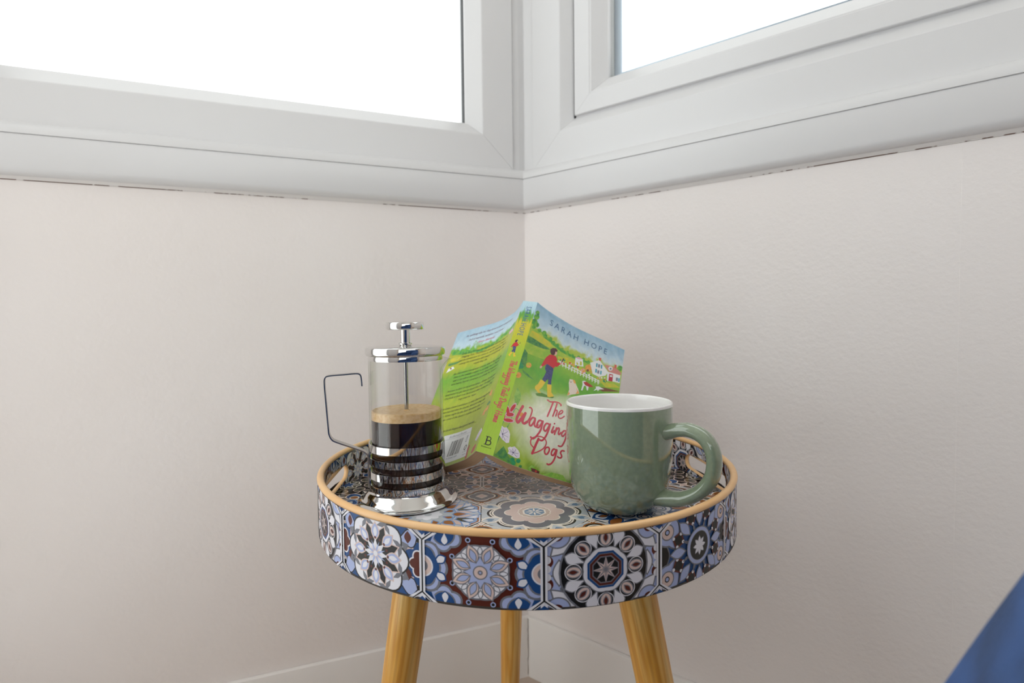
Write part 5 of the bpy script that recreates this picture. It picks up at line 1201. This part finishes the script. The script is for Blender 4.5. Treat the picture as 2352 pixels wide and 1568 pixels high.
GLY = {'a': ([[(.75, .9), (.4, 1), (.1, .6), (.1, .2), (.3, .02), (.55, .3), (.78, .95), (.72, .3), (.85, .02), (1.1, .25)]], 1.0),
 'g': ([[(.75, .9), (.4, 1), (.1, .6), (.1, .25), (.35, .1), (.6, .4), (.8, .95), (.65, -.1), (.4, -.9), (0, -1.2), (-.25, -1)]], .95),
 'i': ([[(.3, .95), (.15, .3), (.25, .02), (.5, .25)], [(.40, 1.38), (.41, 1.42)]], .5),
 'n': ([[(.15, .95), (.02, .02)], [(.08, .4), (.35, .85), (.6, .95), (.6, .6), (.52, .15), (.65, .02), (.9, .25)]], .85),
 'l': ([[(.45, 1.9), (.2, .7), (.15, .15), (.3, .02), (.55, .25)]], .45), 's': ([[(.65, .9), (.4, 1), (.2, .75), (.45, .45), (.45, .15), (.2, 0), (0, .15)]], .75),
 'e': ([[(.1, .4), (.45, .5), (.6, .8), (.4, 1), (.12, .65), (.12, .2), (.35, 0), (.7, .25)]], .75), 'h': ([[(.5, 1.9), (.2, .9), (0, .02)], [(.12, .5), (.4, .95), (.6, .9), (.5, .3), (.6, .02), (.85, .25)]], .85),
 'o': ([[(.45, 1), (.15, .8), (.1, .3), (.3, 0), (.6, .2), (.68, .7), (.45, 1)]], .8), 'm': ([[(.15, .95), (.02, .02)], [(.1, .5), (.35, .95), (.5, .85), (.4, .05)], [(.47, .5), (.75, .95), (.92, .85), (.82, .2), (.95, .02), (1.2, .25)]], 1.2),
 'T': ([[(0, 1.7), (.4, 1.9), (1.2, 1.8), (1.3, 1.6)], [(.75, 1.85), (.55, 1), (.3, 0)]], .95), 'W': ([[(.2, 1.9), (0, .5), (.2, .02), (.7, 1.1)], [(.75, 1.2), (.65, .3), (.9, 0), (1.4, 1), (1.5, 1.8), (1.3, 1.9)]], 1.5),
 'D': ([[(.45, 1.6), (.2, 0)], [(.2, 0), (.9, .3), (1.2, 1.1), (.8, 1.9), (.2, 1.8), (0, 1.4)]], 1.3), 'H': ([[(.2, 1.9), (0, 0)], [(1, 1.9), (.75, 0)], [(0, .9), (1.1, 1.05)]], 1.2), "'": ([[(.25, 1.9), (.12, 1.5)]], .35), ' ': ([], .55)}
def script(side, s, xh, pen, place, width):
    tot = sum(GLY[c][1] for c in s); kx = width / tot; x = 0
    for c in s:
        for st in GLY[c][0]:
            put(side, 14, 'title', [[place(a, b) for a, b in q] for q in ribbon([((x + a) * kx, b * xh) for a, b in st], pen)])
        x += GLY[c][1]
script('s', "The Wagging Tails Dogs' Home", .0036, .00085, lambda x, y: (.42 + y / Ws, .560 - x / Hs), .0775)
script('f', 'Tails', .0085, .0016, lambda x, y: (.66 + x / Wf, .215 - .05 * x / .03 + y / Hf), .033)
script('f', "' Home", .0080, .0015, lambda x, y: (.61 + x / Wf, .085 - .05 * x / .03 + y / Hf), .040)
# publisher's initial and name at the foot of the spine
bx_ = lambda x, y: (.50 + x / Ws, .046 + y / Hs)
def serif_b(pl):
    q = [rect(-.0024, 0, -.0012, .0088), rect(-.0034, -.0002, .0002, .0004), rect(-.0034, .0084, .0002, .0090)]
    q += ribbon([(-.0016, .0086), (.0006, .0086), (.0019, .0076), (.0019, .0058), (.0006, .0047), (-.0016, .0047)], .0008)
    q += ribbon([(-.0016, .0047), (.0012, .0047), (.0028, .0036), (.0028, .0014), (.0010, .0002), (-.0016, .0002)], .0009)
    return [[pl(a, b) for a, b in p] for p in q]
put('s', 14, 'ink', serif_b(bx_))
letter('s', 14, 'ink2', 'Boldwood', .0022, lambda x, y: (.20 + x / Ws, .030 + y / Hs), width=.0098)
# back cover: strap line, blurb, barcode panel
def bline(s, v, size, col, cu=.47, width=None, layer=14, u_l=None):
    tr = text_tris(s, .32); x0, x1, y0, y1 = bounds(tr); k = size; wd = (x1 - x0) * k; ul = (cu + wd / 2 / Wb) if u_l is None else u_l
    put('b', layer, col, [[(ul - (x - x0) * k / Wb, v + y * k / Hb) for x, y in t] for t in tr])
bline('An uplifting tale for dog-lovers and romantics', .938, .0046, 'plum', .50); bline('Full of warmth, summer and love!', .898, .0046, 'plum', .52); bline('Alison Sherlock', .860, .0046, 'title', .50)
BL = ['Ginny loves nothing more than the rescue dogs at', "Wagging Tails. The animals need her as a friend,", 'and she cannot wait to come to work helping them', 'running the volunteers still means everything she', 'needs they do.', None,
 'But that trusted newspaper article which has caught', 'them in the weekly column is nothing but a fright', 'with a city editor named Darrell, determined to', 'turn hearts, but no comment is article he writes.', None,
 'Not one to take on as animal lover, Ginny becomes', 'determined to get him to meet the dogs through the', 'One look at their cute faces and then it seems they', 'may steal his heart.', None,
 "What Ginny doesn't anticipate is that Darrell might be", 'open-hearted than he seems. And pending the', "Dogs' Home might be the best decision she ever", "made – even if she doesn't realise it at first!"]
v = .792
for s in BL:
    if s is None: v -= .022; continue
    bline(s, v, .0041, 'ink2', .47); v -= .0262
bline("Curl up with Sarah Hope's feel good series.", .228, .0041, 'ink', .50)
put('b', 10, 'white', [[(.17, .02), (.60, .02), (.60, .200), (.225, .200)]])
bline('Boldwood Books', .176, .0042, 'grey', .40, layer=12)
random.seed(9); x = .30
put('b', 12, 'grey', [rect(.215, .168, .58, .1692)])
while x < .46:
    w = random.choice((.003, .003, .006, .009)); put('b', 12, 'ink', [rect(x, .058, x + w, .150)]); x += w + random.choice((.003, .004, .007))
bline('9 781802 808', .040, .0032, 'grey', .38, layer=12)
put('b', 12, 'ink', [[(.222 + .017 * math.cos(T2 * k / 16), .078 + .016 * math.sin(T2 * k / 16)) for k in range(16)]]); put('b', 13, 'white', [[(.222 + .008 * math.cos(T2 * k / 12), .078 + .011 * math.sin(T2 * k / 12)) for k in range(12)]])
put('b', 12, 'grey', [[(a * 1, b) for a, b in q] for q in [[(.235, .115), (.255, .115), (.252, .148), (.245, .160), (.238, .148)]]]); put('b', 13, 'white', [[(.239, .119), (.251, .119), (.245, .152)]])
bline('A MIX', .050, .0026, 'grey', .215, layer=12); bline('paper', .034, .0026, 'grey', .21, layer=12)
for s_, pr in COV.items():
    q = pr.strips(US if s_ != 's' else US2).clipped(COVER_HP)
    def fm(u, v, l, s_=s_): return S(s_, u, v) + SN(s_, u, v) * (.00004 + .000008 * l) - BO
    o = q.build('cover_print', fm, CM, cv[s_], flip=(s_ == 'b'))

# ------------------------------------------------------------------ blue velvet armchair beside the table
def velvet():
    mt = mat('blue_velvet', '#142b50', .85, sheen=.25, col2='#25477c', nscale=30, detail=6, bump=.5, bscale=700)
    mt.node_tree.nodes['Principled BSDF'].inputs['Sheen Tint'].default_value = lin('#7f9fd6'); return mt
M_VEL = velvet()
M_LEGW = mat('dark_wood', '#3b2a20', .4, col2='#4a3528', nscale=30)
chair = empty('armchair', C0 + tR * .85 + iR * .7); tag(chair, 'blue velvet armchair with padded arm at the lower right edge', 'armchair')
CO_ = Vector(chair.location)
def slab(name, prof, w0, w1, bev, mt=M_VEL, parent=chair):
    """profile in (along the wall, height), thickness across the room"""
    vs2 = []; n = len(prof)
    for w in (w0, w1):
        for t, z in prof: p = C0 + tR * t + iR * w - CO_; vs2.append((p.x, p.y, z))
    fs2 = [tuple(range(n)), tuple(range(2 * n - 1, n - 1, -1))] + [(i, n + i, n + (i + 1) % n, (i + 1) % n) for i in range(n)]
    o = mesh_obj(name, vs2, fs2, mt, parent)
    bm = bmesh.new(); bm.from_mesh(o.data); bmesh.ops.recalc_face_normals(bm, faces=bm.faces); bm.to_mesh(o.data); bm.free()
    bevel(o, bev, 4, 30); o.data.shade_smooth(); return o
arm = [(.500, .12), (.497, .30), (.504, .390), (.5155, .425), (.527, .452), (.541, .485), (.553, .512), (.572, .542), (.61, .575), (.70, .600), (.95, .655), (1.10, .68), (1.10, .12)]
slab('arm', arm, .45, .57, .010); slab('arm', arm, 1.05, 1.17, .010)
slab('seat', [(.53, .14), (.515, .28), (.52, .38), (.56, .42), (1.0, .40), (1.0, .14)], .575, 1.045, .03)
slab('backrest', [(1.0, .14), (1.02, .60), (1.08, .86), (1.16, .88), (1.17, .6), (1.12, .14)], .46, 1.16, .04)
for t in (.56, 1.06):
    for w in (.51, 1.11):
        p = C0 + tR * t + iR * w - CO_; v2, f2 = lathe([(.012, .0), (.018, .13)], 16, c=(p.x, p.y, 0)); f2 = list(f2) + [tuple(i * 2 for i in reversed(range(16))), tuple(i * 2 + 1 for i in range(16))]
        mesh_obj('leg', v2, f2, M_LEGW, chair, auto=40)
